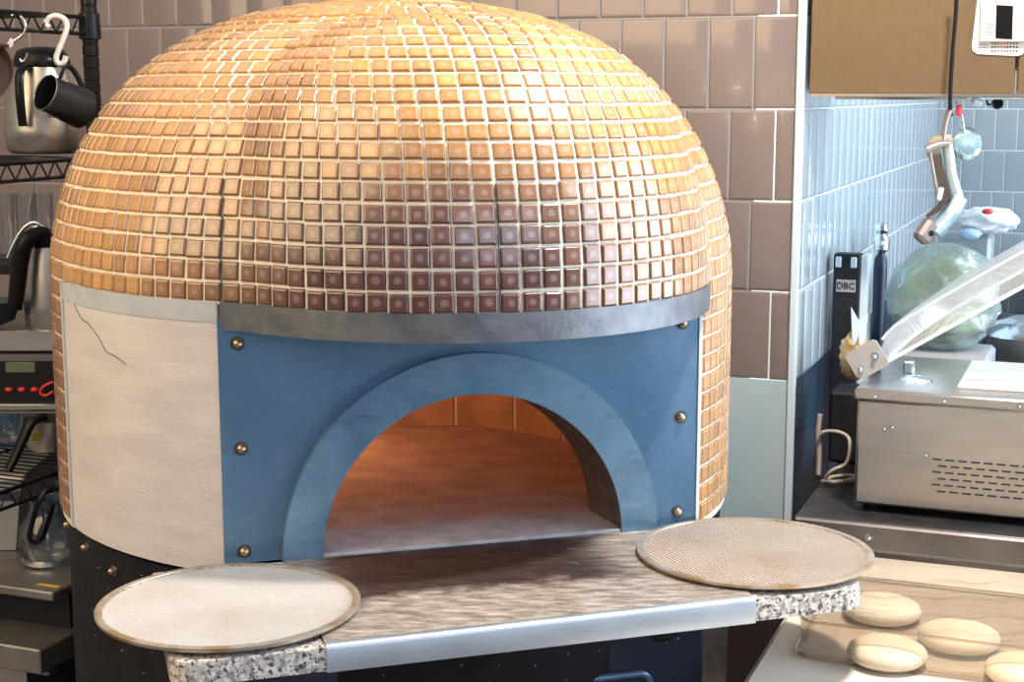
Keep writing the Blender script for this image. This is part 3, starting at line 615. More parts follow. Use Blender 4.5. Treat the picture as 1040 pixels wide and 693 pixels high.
pr = [(-.010, 1.0482), (-.004, 1.0482), (.002, 1.046), (.004, 1.042), (.004, 1.011), (.001, 1.011), (.001, 1.042), (-.002, 1.0448), (-.010, 1.0448)]
for s, f_ in ((sA, fA), (sB, fB)): V += [ov(s, f_+o_, z) for o_, z in pr]
n = len(pr); mb.add(V, [(i, (i+1) % n, n+(i+1) % n, n+i) for i in range(n)] + [tuple(range(n))[::-1], tuple(range(n, 2*n))]); part('steel_lip', mb, 'lip_steel', sh, smooth=60, label='bright folded steel front lip')

# pizza screens
def screen(label, c, r, tilt, base):
    t = thing('pizza_screen', label, 'pizza screen', (c[0], c[1], base), 'round pizza screens on the shelf')
    mb = MB(); cz = base+.004; q = Matrix.Rotation(tilt, 3, 'Z')
    n = 72; pr = [(r, cz+.0035), (r-.004, cz+.0045), (r-.010, cz+.004), (r-.011, cz+.001), (r-.010, cz-.002), (r-.003, cz-.003), (r, cz)]
    mb.lathe(pr, (c[0], c[1], 0), n, closed=True); part('rim', mb, 'screen_rim', t, smooth=60)
    mb = MB(); sp = .0066; rr_ = r-.008
    for fam, zz in ((R(32), .0014), (R(-32), -.0002)):
        d = Vector((math.cos(fam+tilt), math.sin(fam+tilt), 0)); nn = Vector((-d.y, d.x, 0)); k = int(rr_/sp)
        for i in range(-k, k+1):
            o_ = i*sp; h = math.sqrt(max(rr_*rr_-o_*o_, 0))
            if h < .004: continue
            A = Vector((c[0], c[1], cz+zz))+nn*o_-d*h; B = A+d*2*h; w_ = .0017; hh = .0007
            mb.add([A-nn*w_-Vector((0, 0, hh)), A+nn*w_-Vector((0, 0, hh)), A+nn*w_*.6+Vector((0, 0, hh)), A-nn*w_*.6+Vector((0, 0, hh)), B-nn*w_-Vector((0, 0, hh)), B+nn*w_-Vector((0, 0, hh)), B+nn*w_*.6+Vector((0, 0, hh)), B-nn*w_*.6+Vector((0, 0, hh))],
                   [(0, 3, 2, 1), (4, 5, 6, 7), (0, 1, 5, 4), (1, 2, 6, 5), (2, 3, 7, 6), (3, 0, 4, 7)])
    part('wire_mesh', mb, 'screen_wire', t, fix=False)
    mb = MB().lathe([(.0001, cz-.0012), (rr_, cz-.0012), (rr_, cz-.0022), (.0001, cz-.0022)], (c[0], c[1], 0), 48); part('flour_layer', mb, 'flour', t)
    return t
pL = onz(233, 617, 1.050); pR = onz(766, 562.5, 1.050)
screen('round pizza screen lying on the left end of the ledge, overhanging it', pL, .1805, R(10), 1.0495)
screen('round pizza screen with a brown stain lying on the right end of the ledge', pR, .1805, R(80), 1.0495)

# ================================================================== RIGHT SIDE
# long dark counter
mb = MB(); t = thing('steel_counter', 'dark worn steel counter under the stainless vacuum sealer', 'counter', tuple(rm(.9, 0, 0)))
mb.box(rm(.915, .06, .925), (1.65, .96, .03), RANG, bev=.003); part('counter_top', mb, 'dark_counter', t)
mb = MB(); mb.box(rm(.915, -.425, .913), (1.65, .014, .054), RANG, bev=.004); part('front_edge', mb, 'counter_edge', t)
mb = MB(); mb.box(rm(.93, .08, .455), (1.6, .88, .905), RANG); part('counter_body', mb, 'dark_void', t)
mb = MB(); bolt(rm(.235, -.432, .915), -ED, .005, t, 'chrome')
t = thing('dark_low_cabinet', 'dark brown low cabinet between the oven drum and the cream worktop', 'cabinet', tuple(rm(.025, -.24, 0)))
mb = MB(); mb.box(rm(.008, -.24, .40), (.15, .36, .80), RANG, bev=.003); part('cabinet_body', mb, 'dark_void', t)
mb = MB(); mb.box(rm(.008, -.424, .40), (.14, .008, .74), RANG, bev=.002); part('door', mb, 'wood_dark', t)
# vacuum sealer
vs = thing('vacuum_sealer', 'stainless steel vacuum sealer box with vent slots and open clear lid', 'vacuum sealer', tuple(rm(.46, -.1, .94)))
a0, a1, b0, b1, z0, z1 = .19, .72, -.345, .06, .955, 1.186
mb = MB(); mb.box(rm((a0+a1)/2, (b0+b1)/2, (z0+z1-.02)/2), (a1-a0, b1-b0, z1-z0-.02), RANG, bev=.006); hs = part('housing', mb, 'stainless', vs, smooth=40)
mb = MB(); mb.box(rm((a0+a1)/2, (b0+b1)/2, z1-.011), (a1-a0+.012, b1-b0+.012, .022), RANG, bev=.004); tp = part('top_tray', mb, 'stainless', vs, smooth=40)
mb = MB(); mb.box(rm(.53, -.13, z1+.004), (.32, .30, .008), RANG, bev=.003); part('white_board', mb, 'white_plate', vs, label='white board on the chamber top')
for x in (.225, .355, .49, .62): bolt(rm(x, b0-.006, z1-.012), -ED, .0035, tp, 'chrome')
bolt(rm(.325, b0, 1.065), -ED, .003, hs, 'chrome'); bolt(rm(.245, b0, 1.11), -ED, .003, hs, 'chrome'); bolt(rm(.26, b0, 1.115), -ED, .003, hs, 'chrome')
mb = MB()
for r_ in range(6):
    for c_ in range(16):
        x = .345+c_*.0235+(r_ % 2)*.010; 
        if x > .70: continue
        mb.box(rm(x, b0-.0005, 1.058-r_*.0125), (.017, .002, .0035), RANG, bev=.001)
part('vent_slots', mb, 'black_matte', hs, label='rows of dark vent slots')
for x, y in ((.22, -.31), (.69, -.31), (.22, .03), (.69, .03)): mb = MB(); mb.lathe([(.014, .94), (.016, .956)], rm(x, y, 0), 12); part('foot', mb, 'black_plastic', vs)
for x, y in ((.245, -.02), ): mb = MB(); mb.box(rm(.262, -.14, z1+.012), (.022, .022, .026), RANG, bev=.003); part('latch_block', mb, 'chrome', vs)
mb = MB(); mb.lathe([(.0001, .012), (.018, .010), (.03, .004), (.034, 0)], rm(.285, -.225, z1), 20); part('pump_cap', mb, 'chrome', vs, smooth=60)
mb = MB(); mb.box(rm(.195, -.15, z1+.02), (.022, .03, .045), RANG, bev=.003); part('hinge_post', mb, 'navy_steel', vs)
# lid bracket
LA = R(33); hx, hz = .184, 1.225; LB0, LB1 = -.30, .12
def lidp(u, w_, b): return rm(hx+u*math.cos(LA)-w_*math.sin(LA), b, hz+u*math.sin(LA)+w_*math.cos(LA))
o_ = [(-.006, -.028), (.05, -.028), (.055, -.02), (.055, .024), (.049, .030), (-.008, .030), (-.014, .022), (-.014, -.02)]
mb = MB(); mb.prism(o_, (LB0-.012, LB0-.004), lidp); br = part('lid_bracket', mb, 'grey_bracket', vs, label='grey hinge bracket')
for x, z in ((.002, -.008), (.038, .0)): bolt(lidp(x, z, LB0-.013), -ED, .005, br, 'chrome')
# open clear lid: a shallow pan shape
prof = [(.042, -.022), (.046, .000), (.07, .016), (.16, .022), (.40, .022), (.47, .010), (.48, -.022)]
mb = MB(); nb = 15; V = []
for i in range(nb):
    f_ = i/(nb-1); b = LB0+(LB1-LB0)*f_; e = min(f_, 1-f_)/.14; k = 1 if e > 1 else math.sqrt(max(0, 1-(1-e)**2))
    for u, w_ in prof: V.append(lidp(u + .09*f_**3*(1-(u-.042)/.44), -.022+(w_+.022)*k*1.3, b))
m = len(prof); mb.add(V, [(i*m+j, i*m+j+1, (i+1)*m+j+1, (i+1)*m+j) for i in range(nb-1) for j in range(m-1)])
lid = part('clear_lid', mb, 'acrylic', vs, smooth=60, label='open translucent acrylic lid')
mb = MB(); mb.tube([lidp(.035, -.022, LB0), lidp(.48, -.022, LB0), lidp(.48, -.022, LB1), lidp(.135, -.022, LB1), lidp(.075, -.022, LB1-.1), lidp(.05, -.022, LB1-.25)], .004, 6, closed=True); part('lid_rim', mb, 'acrylic_edge', lid)
mb = MB(); mb.tube([lidp(.05, .016, LB0+.07), lidp(.12, .030, LB0+.07), lidp(.42, .030, LB0+.07), lidp(.475, .01, LB0+.07)], .003, 6); part('lid_rib', mb, 'acrylic_edge', lid)

# cabbage in a plastic bag
def blob(c, rad, sq, amp, seed, nu=40, nv=24, freq=4):
    r_ = random.Random(seed); ph = [(r_.uniform(0, 6), r_.uniform(0, 6), r_.uniform(2, freq*2), r_.uniform(1, freq)) for _ in range(7)]
    V = []; Fc = []
    for j in range(nv+1):
        la = -math.pi/2+math.pi*j/nv
        for i in range(nu):
            lo = 2*math.pi*i/nu; d = 1+amp*sum(math.sin(round(a)*lo+p)*math.sin(b*la*2+q) for p, q, a, b in ph)/3*math.cos(la)
            V.append(Vector(c)+Vector((rad*d*math.cos(la)*math.cos(lo)*sq[0], rad*d*math.cos(la)*math.sin(lo)*sq[1], rad*d*math.sin(la)*sq[2])))
    for j in range(nv):
        for i in range(nu): Fc.append((j*nu+i, j*nu+(i+1) % nu, (j+1)*nu+(i+1) % nu, (j+1)*nu+i))
    return MB().add(V, Fc)
cc = at(958, 303, 3.62)
t = thing('bagged_cabbage', 'green cabbage in a clear plastic bag behind the open lid', 'cabbage', (cc.x, cc.y, cc.z-.14))
part('cabbage_head', blob(cc+Vector((0, 0, -.005)), .105, (1, 1, 1.0), .09, 3), 'cabbage', t, smooth=80)
bg = blob(cc, .122, (1.03, 1, 1.08), .13, 5, 56, 32, 7)
bg.v = [(x, y, max(z, cc.z-.118)) for x, y, z in bg.v]
part('plastic_bag', bg, 'bag', t, smooth=80)
st = at(958, 350, 3.62)
mb = MB(); mb.box((cc.x, cc.y, (cc.z-.12+.94)/2), (.24, .2, cc.z-.12-.94), RANG, bev=.01); tag(part('storage_tub', mb, 'grey_plastic'), 'grey storage tub under the bagged cabbage behind the sealer', 'tub')
# paper pack with red mark on top
pc = at(1003, 224, 4.0)
mb = blob(pc, .07, (1.1, .9, .5), .20, 8, 48, 28, 5); t = thing('paper_pack', 'crumpled white packet with a red mark behind the raised clear lid', 'packet', (pc.x, pc.y, pc.z-.03)); part('packet', mb, 'paper', t, smooth=70)
mb = blob(at(1003, 215, 3.935), .015, (1, .4, .5), .05, 9, 16, 10); part('red_mark', mb, 'red', t, smooth=70)
mb = blob(at(985, 238, 3.93), .03, (1, .4, .5), .2, 19, 16, 10); part('blue_print', mb, 'blue_ink', t, smooth=70)
mb = MB(); mb.box((pc.x-.035, pc.y+.05, (pc.z-.045+.94)/2), (.13, .12, pc.z-.03-.94), RANG, bev=.01); tag(part('carton', mb, 'far_tile'), 'upright carton standing behind the bagged cabbage', 'carton')
# silver pot at the far right
pc = at(1042, 345, 3.9)
t = thing('round_pot', 'dark metal pot with a domed silver lid at the right edge', 'pot', (pc.x, pc.y, pc.z-.07))
mb = MB().lathe([(.07, -.075), (.09, -.06), (.097, 0), (.097, .012)], pc, 36); part('pot_body', mb, 'stainless_dull', t, smooth=50)
mb = MB().lathe([(.102, .012), (.098, .02), (.075, .045), (.035, .06), (.0, .064)], pc, 36); part('pot_lid', mb, 'chrome', t, smooth=50)
mb = MB(); mb.box((pc.x, pc.y, (pc.z-.075+.94)/2), (.24, .24, pc.z-.075-.94), RANG, bev=.01); tag(part('pot_stand', mb, 'wood'), 'brown wooden stand under the lidded pot', 'stand')
# brown boards behind
t = thing('wooden_shelf_unit', 'reddish brown wooden boards below the grey tiles at the far right', 'shelf unit', tuple(rm(.95, 2.4, 0)))
for k in range(7): mb = MB(); mb.box(rm(.95, 2.5, .1+k*.165), (1.1, .25, .155), RANG, bev=.006); part('board', mb, 'wood', t)
# black upright case by the wall
bx = rm(.055, .38, 0)
t = thing('black_case', 'tall narrow black case with silver clips leaning at the tiled side wall', 'case', tuple(rm(.055, .38, .94)))
mb = MB(); mb.box(rm(.050, .38, 1.157), (.062, .05, .434), RANG, bev=.003); part('case_body', mb, 'black_matte', t)
mb = MB(); mb.box(rm(.091, .39, 1.157), (.020, .06, .43), RANG, bev=.003); part('side_rail', mb, 'trim_white', t)
for x in (.031, .067): mb = MB(); mb.box(rm(x, .352, 1.355), (.014, .006, .026), RANG, bev=.002); part('clip', mb, 'trim_white', t)
mb = MB(); mb.box(rm(.050, .353, 1.298), (.046, .004, .030), RANG, bev=.001); part('badge', mb, 'grey_plastic', t)
text_part('DBC', .022, rm(.050, .3495, 1.298), (R(90), 0, RANG), 'black_matte', t)
# small bottle behind it
pc = rm(.075, .75, 1.2)
t = thing('slim_bottle', 'slim dark blue bottle with a chrome cap by the tiled side wall', 'bottle', (pc.x, pc.y, .94))
mb = MB().lathe([(.016, -.26), (.018, .10), (.016, .125), (.008, .14)], pc, 20); part('bottle_body', mb, 'navy_steel', t, smooth=40)
mb = MB().lathe([(.010, .14), (.020, .15), (.022, .175), (.012, .19), (.018, .20), (.014, .215), (0, .22)], pc, 20); part('cap', mb, 'chrome', t, smooth=40)
# kraft packet between wall and sealer
pc = at(868, 362, 3.35)
t = thing('foil_snack_bag', 'crumpled gold foil bag wedged left of the sealer', 'bag', (pc.x, pc.y, pc.z-.09))
mb = blob(pc, .055, (.55, .8, 1.0), .25, 12, 24, 16, 6); part('foil_bag', mb, 'kraft', t, smooth=40)
mb = MB(); mb.prism([(-.012, 0), (.012, 0), (.02, .07), (0, .055), (-.018, .085)], (0, .006), lambda x, y, d: Vector((pc.x+x, pc.y-.03+d, pc.z+.03+y))); part('torn_edge', mb, 'trim_white', t)
mb = MB(); mb.box(Vector((*at(862, 440, 3.35)[:2], 1.022)), (.07, .12, .16), RANG, bev=.006); tag(part('black_knife_rack', mb, 'black_matte'), 'black upright rack squeezed between splashback and sealer', 'rack')
# plug strip and coiled cord
pc = at(832, 455, 3.25)
def atc(u, v, y): p = at(u, v, y); p.z = max(p.z, .946); return p
t = thing('power_cord', 'grey power cord coiled beside the sealer on the dark counter', 'cord', (pc.x, pc.y, .94))
cp = [atc(833, 421, 3.16), atc(831, 440, 3.16), atc(832, 462, 3.16), atc(831, 482, 3.16)]
mb = MB().tube(cp, .0055, 8); part('cord_clip', mb, 'cord', t, smooth=60)
mb = MB().tube([atc(x, y, 3.14+.03*math.sin(i)) for i, (x, y) in enumerate([(833, 440), (842, 438), (855, 440), (863, 448), (860, 470), (845, 478), (838, 492), (846, 506), (862, 508), (868, 498), (858, 490), (846, 494), (842, 504)])], .004, 8); part('cord_loop', mb, 'cord', t, smooth=60)
mb = MB(); mb.tube([atc(842+20*math.cos(a*.8)+3*a, 502+8*math.sin(a*.8), 3.12) for a in range(12)], .0035, 8); part('cord_coil', mb, 'cord', t, smooth=60)

# cream table with dough tray
mb = MB(); mb.box(rm(.75, -1.02, .85), (1.20, 1.18, .06), RANG, bev=.012)
t = thing('cream_table', 'cream worktop below the counter carrying the clear dough tray', 'table', tuple(rm(.75, -1.0, 0)))
part('tabletop', mb, 'cream', t, smooth=30)
mb = MB(); mb.box(rm(.76, -1.02, .78), (1.14, 1.12, .08), RANG, bev=.004); part('apron', mb, 'cream', t)
for x, y in ((.22, -.48), (1.28, -.48), (.22, -1.54), (1.28, -1.54)): mb = MB(); mb.box(rm(x, y, .37), (.05, .05, .74), RANG, bev=.003); part('leg', mb, 'stainless_dull', t)
ta, tb, ca, cb = .21, .75, -1.015, -.60; zz0, zz1 = .885, .940
t = thing('dough_tray', 'clear plastic tray covered with cling film holding pizza dough', 'tray', tuple(rm((ta+tb)/2, (ca+cb)/2, .88)))
def rrect(x0, x1, y0, y1, r, n=6):
    P = []
    for cx_, cy_, a0_ in ((x1-r, y1-r, 0), (x0+r, y1-r, 90), (x0+r, y0+r, 180), (x1-r, y0+r, 270)):
        P += [(cx_+r*math.cos(R(a0_+90*i/n)), cy_+r*math.sin(R(a0_+90*i/n))) for i in range(n+1)]
    return P
mb = MB(); O = rrect(ta, tb, ca, cb, .03); n = len(O); V = []
for z in (zz0, zz1): V += [rm(x, y, z) for x, y in O]
mb.add(V, [(i, (i+1) % n, n+(i+1) % n, n+i) for i in range(n)]); mb.add([rm(x, y, zz0) for x, y in O], [tuple(range(n))])
part('tray_wall', mb, 'clear', t, fix=False, smooth=40)
mb = MB().tube([rm(x, y, zz0) for x, y in rrect(ta-.006, tb+.006, ca-.006, cb+.006, .034)], .0035, 6, closed=True); part('base_rim', mb, 'clear', t)
mb = MB().tube([rm(x, y, zz1) for x, y in O], .0022, 6, closed=True); part('top_rim', mb, 'clear', t)
mb = MB(); nx, ny = 30, 26; V = []
for j in range(ny+1):
    for i in range(nx+1):
        x = ta+(tb-ta)*i/nx; y = ca+(cb-ca)*j/ny; e = min(i/nx, 1-i/nx, j/ny, 1-j/ny)
        V.append(rm(x, y, zz1+.002-.012*min(1, e*5)+.0025*math.sin(x*55+y*30)*min(1, e*9)+.002*math.sin(y*70-x*25)*min(1, e*9)))
mb.add(V, [(j*(nx+1)+i, j*(nx+1)+i+1, (j+1)*(nx+1)+i+1, (j+1)*(nx+1)+i) for j in range(ny) for i in range(nx)]); part('cling_film', mb, 'wrap', t, smooth=80, label='wrinkled cling film over the tray')
DL = ['pale round dough ball in the tray, the one nearest the granite corner', 'pale round dough ball in the middle of the tray',
      'pale round dough ball against the front left corner of the tray', 'pale round dough ball cut by the right edge of the photo']
for (u, v, r_), lb in zip([(896, 617, .064), (974, 645, .064), (901, 661, .061), (1043, 680, .061)], DL):
    p = onz(u, v, .901); mb = MB().lathe([(0, -.0145), (r_*.88, -.0145), (r_*.98, -.009), (r_, -.003), (r_*.96, .004), (r_*.8, .010), (r_*.45, .014), (.0001, .015)], p, 40)
    tag(part('dough_ball', mb, 'dough', smooth=80), lb, 'dough', 'dough balls in the clear tray')

# hanging cabinet
t = thing('wall_cabinet', 'flat brown wall cabinet hanging over the counter', 'cabinet', tuple(rm(.6, .15, 1.75)))
mb = MB(); mb.box(rm(.72, .20, 2.10), (1.40, .36, .69), RANG); part('carcass', mb, 'cab_edge', t)
mb = MB(); mb.box(rm(.222, .008, 2.10), (.415, .02, .70), RANG, bev=.002); part('door', mb, 'cab_brown', t)
mb = MB(); mb.box(rm(.74, .008, 2.10), (.608, .02, .70), RANG, bev=.002); part('door', mb, 'cab_brown', t)
mb = MB(); mb.box(rm(.72, .0, 1.7475), (1.40, .02, .006), RANG); part('bottom_rail', mb, 'stainless', t)
# rail and utensils under cabinet
mb = MB().tube([rm(.05, .12, 1.742), rm(1.2, .12, 1.742)], .004, 8); tag(part('utensil_rail', mb, 'chrome'), 'thin chrome rail under the brown cabinet', 'rail')
t = thing('black_knob_hook', 'short black round knob on the rail below the cabinet', 'hook', tuple(at(1013, 105, 3.4)))
mb = MB().lathe([(0, .012), (.010, .011), (.013, .004), (.013, -.006), (.008, -.012), (.003, -.03)], at(1013, 105, 3.40), 20, axis=(-.2, -1, 0)); part('knob', mb, 'black_plastic', t, smooth=60)
mb = MB().tube([at(1013, 105, 3.42), at(1003, 106, 3.43), at(1003, 98, 3.44)], .0025, 6); part('shank', mb, 'black_plastic', t)
# black lead hanging down in front of the cabinet
mb = MB().tube([at(972, -20, 3.12), at(971, 10, 3.12), at(967, 60, 3.12), at(965, 100, 3.12), at(966, 118, 3.12)], .0042, 10); t = tag(part('hanging_strap', mb, 'black_plastic', smooth=60), 'black strap hanging in front of the brown cabinet', 'strap')
# curved chrome arm
t = thing('chrome_lever_arm', 'bent chrome arm with a dark square end hanging beside the tiled wall', 'kitchen tool', tuple(at(955, 245, 3.1)))
def ribbon(P, w1, d0, n=1): pass
D = 3.10
mb = MB().tube([at(u, v, D+.012) for u, v in [(961, 146), (963, 160), (965, 178), (970, 198), (973, 210)]], [.017, .018, .019, .021, .024], 8, flat=.75)
arm = part('arm_shell', mb, 'arm_metal', t, smooth=50)
mb = MB().tube([at(u, v, D+.010) for u, v in [(974, 200), (966, 216), (955, 228), (948, 235)]], [.027, .028, .027, .025], 8, flat=.75)
part('elbow_shell', mb, 'arm_metal', t, smooth=50)
mb = MB(); P_ = [at(u, v, D-.006) for u, v in [(946, 158), (956, 156), (960, 180), (966, 200), (956, 214), (942, 222), (940, 219), (953, 207), (954, 192)]]; V = P_+[p+Vector((.002, .012, 0)) for p in P_]; n = len(P_)
mb.add(V, [tuple(range(n)), tuple(range(n, 2*n))[::-1]]+[(i, n+i, n+(i+1) % n, (i+1) % n) for i in range(n)]); part('recessed_side', mb, 'arm_dark', t)
mb = MB(); mb.box(at(955, 197, D-.012), (.010, .006, .026), 0, bev=.002, ry=R(10)); part('latch', mb, 'trim_white', t)
mb = MB().tube([at(944, 152, D-.004), at(948, 175, D-.004), at(953, 205, D-.004)], .0035, 8); part('spring_rod', mb, 'stainless_dull', t, smooth=60)
mb = MB(); mb.tube([at(941, 152, D-.006), at(953, 147, D-.006), at(964, 146, D-.006)], [.008, .007, .006], 12); part('pivot_barrel', mb, 'stainless_dull', t, smooth=60)
mb = MB(); c_ = at(941, 235, D-.004); mb.box(c_, (.036, .030, .050), .35, bev=.007, ry=R(38)); ec = part('end_cap', mb, 'cap_grey', t)
mb = MB().lathe([(.0001, .001), (.006, .001), (.006, -.002)], c_+Vector((.006, -.0158, -.003)), 14, axis=(0, -1, 0)); part('socket', mb, 'black_matte', ec)
mb = MB(); mb.tube([at(966, 112, D), at(961, 125, D), at(958, 146, D)], .0035, 8); part('hanger_wire', mb, 'stainless_dull', t)
# round steel ladle and whisks behind it
pc = at(983, 146, 3.22)
t = thing('round_steel_scoop', 'round pale steel scoop hanging behind the chrome arm', 'ladle', tuple(pc))
mb = MB().lathe([(0, .004), (.020, .003), (.034, 0), (.036, -.006), (.034, -.014), (.0001, -.02)], pc, 32, axis=(-.1, -1, .1), sx=.82); part('bowl', mb, 'arm_metal', t, smooth=60)
mb = MB().tube([pc+Vector((-.01, .0, .025)), at(975, 112, 3.22), at(970, 103, 3.22)], .004, 8); part('handle', mb, 'chrome', t, smooth=60)
pc = at(958, 150, 3.25)
t = thing('steel_turner', 'dark rimmed oval turner hanging behind the bent chrome arm', 'turner', tuple(pc))
mb = MB().lathe([(.0001, .003), (.030, .002), (.034, 0), (.030, -.003), (.0001, -.004)], at(957, 152, 3.25), 28, axis=(-.5, -1, 0), sx=1.0); part('blade', mb, 'stainless_dull', t, smooth=60)
mb = MB().tube([at(957, 138, 3.25), at(961, 118, 3.25), at(966, 104, 3.25)], .0035, 8); part('handle', mb, 'stainless_dull', t, smooth=60)
mb = MB(); mb.box(at(974, 112, 3.2), (.012, .012, .022), .3, bev=.003); tag(part('red_clip', mb, 'red'), 'small red clip on the hanging utensils under the cabinet', 'clip')
mb = MB(); mb.box(at(992, 104, 3.25), (.026, .012, .016), .2, bev=.005, ry=.3); tag(part('pale_clip', mb, 'trim_white'), 'small pale clip under the cabinet right of the red clip', 'clip')
# remote on a card
cc = at(1018, 22, 3.20)
t = thing('wall_controller', 'white wall controller with a dark display over a printed card on the cabinet', 'controller', tuple(cc))
def cf(u, v, o=0): # point on the cabinet front
    d = onz(u, v, 0)-Vector((0, 0, CAMH)); d_ = at(u, v, 1)-Vector((0, 0, CAMH)); bb = -.004-o
    k = (bb + W0.dot(ED))/(d_.dot(ED)); return Vector((0, 0, CAMH))+d_*k
def card(pts, o0, o1, name, m, parent, **k_):
    mb = MB(); P = [cf(u, v, o0) for u, v in pts]; n = len(P); V = P+[p-ED*(o1-o0) for p in P]
    mb.add(V, [tuple(range(n)), tuple(range(n, 2*n))[::-1]]+[(i, n+i, n+(i+1) % n, (i+1) % n) for i in range(n)]); return part(name, mb, m, parent, **k_)
cp_ = card([(993, -4), (1046, -2), (1043, 46), (1039, 55), (1034, 57), (993, 55), (988, 52), (987, 47)], .0, .0012, 'printed_card', 'white_plastic', t)
bd = card([(997, -4), (1045, -3), (1043, 42), (996, 42)], .0013, .014, 'controller_body', 'cream', t)
card([(1012, 5), (1029, 6), (1028, 40), (1011, 39)], .0141, .0150, 'display', 'black_plastic', bd)
for k_ in range(5): card([(1001, 24+k_*2.6), (1009, 24+k_*2.6), (1009, 25.2+k_*2.6), (1001, 25.2+k_*2.6)], .0141, .0147, 'speaker_slot', 'grey_plastic', bd)
card([(1009, 1), (1018, 1.2), (1018, 2.8), (1009, 2.6)], .0141, .0146, 'print_mark', 'grey_plastic', bd)
for (x0, y0, m_) in ((1007, 43.2, 'black_matte'), (1007, 47, 'black_matte'), (1007, 51, 'black_matte')):
    mbx = MB()
    for q in range(9):
        x = x0+q*3.1; mm = 0 if (q % 9) not in (2, 3, 4) else 1
        wv = 2.2
        P = [cf(a, b, .0013) for a, b in ((x, y0), (x+wv, y0+.1), (x+wv, y0+1.1), (x+wv*.5, y0+.6), (x+wv*.6, y0+2.2), (x+.2, y0+2.1))]
        V = P+[p-ED*.0004 for p in P]; n = 6
        mbx.add(V, [tuple(range(n)), tuple(range(n, 2*n))[::-1]]+[(i, n+i, n+(i+1) % n, (i+1) % n) for i in range(n)], mm)
    part('printed_characters', mbx, ['black_matte', 'red'], cp_)
for y0 in (44.5, 48, 51): card([(990, y0), (1003, y0+.2), (1003, y0+1), (990, y0+.8)], .0013, .0017, 'printed_line', 'grey_plastic', cp_)

# ================================================================== LEFT SIDE
# wire rack
PX = Vector((-.868, 3.2, 0))
def rk(s, t_, z): return PX - ED*s - ER*t_ + Vector((0, 0, z))       # s toward the viewer, t to the left
t = thing('wire_shelf_rack', 'black wire shelving rack with a round ribbed post left of the oven', 'rack', tuple(PX)); rack = t
mb = MB(); pr = [(.0165, 0)]
z = .02
while z < 2.3: pr += [(.0165, z), (.0150, z+.002), (.0150, z+.004), (.0165, z+.006)]; z += .0254
mb.lathe(pr+[(.0165, 2.3)], PX, 20); part('post', mb, 'black_plastic', t, smooth=30)
def truss(zt_, zb_, s0, s1):
    mb = MB(); mb.tube([rk(s0, 0, zt_), rk(s1, 0, zt_)], .0038, 8); mb.tube([rk(s0, 0, zb_), rk(s1, 0, zb_)], .0038, 8)
    n = int((s1-s0)/.024); P = [rk(s0+(s1-s0)*i/n, 0, (zt_ if i % 2 else zb_)) for i in range(n+1)]; mb.tube(P, .0026, 6)
    return mb
for zt_ in (1.905, 1.618, .985):
    mb = truss(zt_, zt_-.034, .012, .95); part('shelf_edge', mb, 'black_plastic', t, smooth=50)
    mb = MB()
    for i in range(34): mb.tube([rk(.02+i*.027, 0, zt_+.002), rk(.02+i*.027, .46, zt_+.002)], .0019, 5)
    for q in (.0, .23, .46): mb.tube([rk(0, q, zt_-.002), rk(.95, q, zt_-.002)], .003, 6)
    part('wire_deck', mb, 'black_plastic', t)
    mb = MB().lathe([(.017, zt_-.045), (.023, zt_-.043), (.021, zt_+.008), (.017, zt_+.01)], PX, 20); part('collar', mb, 'black_plastic', t, smooth=40)

def pitcher_hook(pts, r_, y, name, label, m):
    mb = MB().tube([at(u, v, y) for u, v in pts], r_, 10); return tag(part(name, mb, m, smooth=60), label, 'hook', 'hooks on the wire rack')
YT = 3.1
pitcher_hook([(50, 28), (46, 24), (50, 18), (58, 16), (66, 20), (68, 28), (64, 40), (59, 52), (57, 60), (60, 65), (65, 63), (67, 57)], .0055, YT-.03, 's_hook', 'white plastic hook carrying the black milk jug', 'white_plastic')
pitcher_hook([(12, 16), (18, 15), (24, 20), (26, 28), (22, 36), (14, 42), (10, 46)], .003, YT-.10, 's_hook', 'chrome hook with a white tip at the upper left', 'chrome')
pitcher_hook([(20, 60), (22, 63), (26, 60), (28, 54)], .0022, YT, 's_hook', 'small chrome hook tip above the steel server', 'chrome')
pitcher_hook([(36, 168), (35, 185), (31, 205), (29, 222), (34, 231), (40, 228)], .0022, YT, 's_hook', 'thin steel hook hanging under the lower wire shelf', 'chrome')
mb = MB(); mb.tube([at(13, 40, YT-.1), at(9, 47, YT-.1)], .0055, 8); tag(part('hook_tip', mb, 'white_plastic'), 'white tip pushed on the upper left chrome hook', 'cap')
# brown pan at the edge
pc = at(-24, 75, 2.98)
t = thing('hanging_pan', 'dark brown pan hanging at the upper left edge', 'pan', tuple(pc))
mb = MB().lathe([(0, -.010), (.050, -.009), (.062, .0), (.068, .03), (.066, .03), (.06, .002), (.0001, -.006)], pc, 32, axis=(.35, -.9, .35)); part('pan_body', mb, 'brown_pan', t, smooth=50)
mb = MB().tube([pc+Vector((.01, -.01, .06)), at(9, 47, 2.98)], .004, 6); part('pan_handle', mb, 'brown_pan', t)
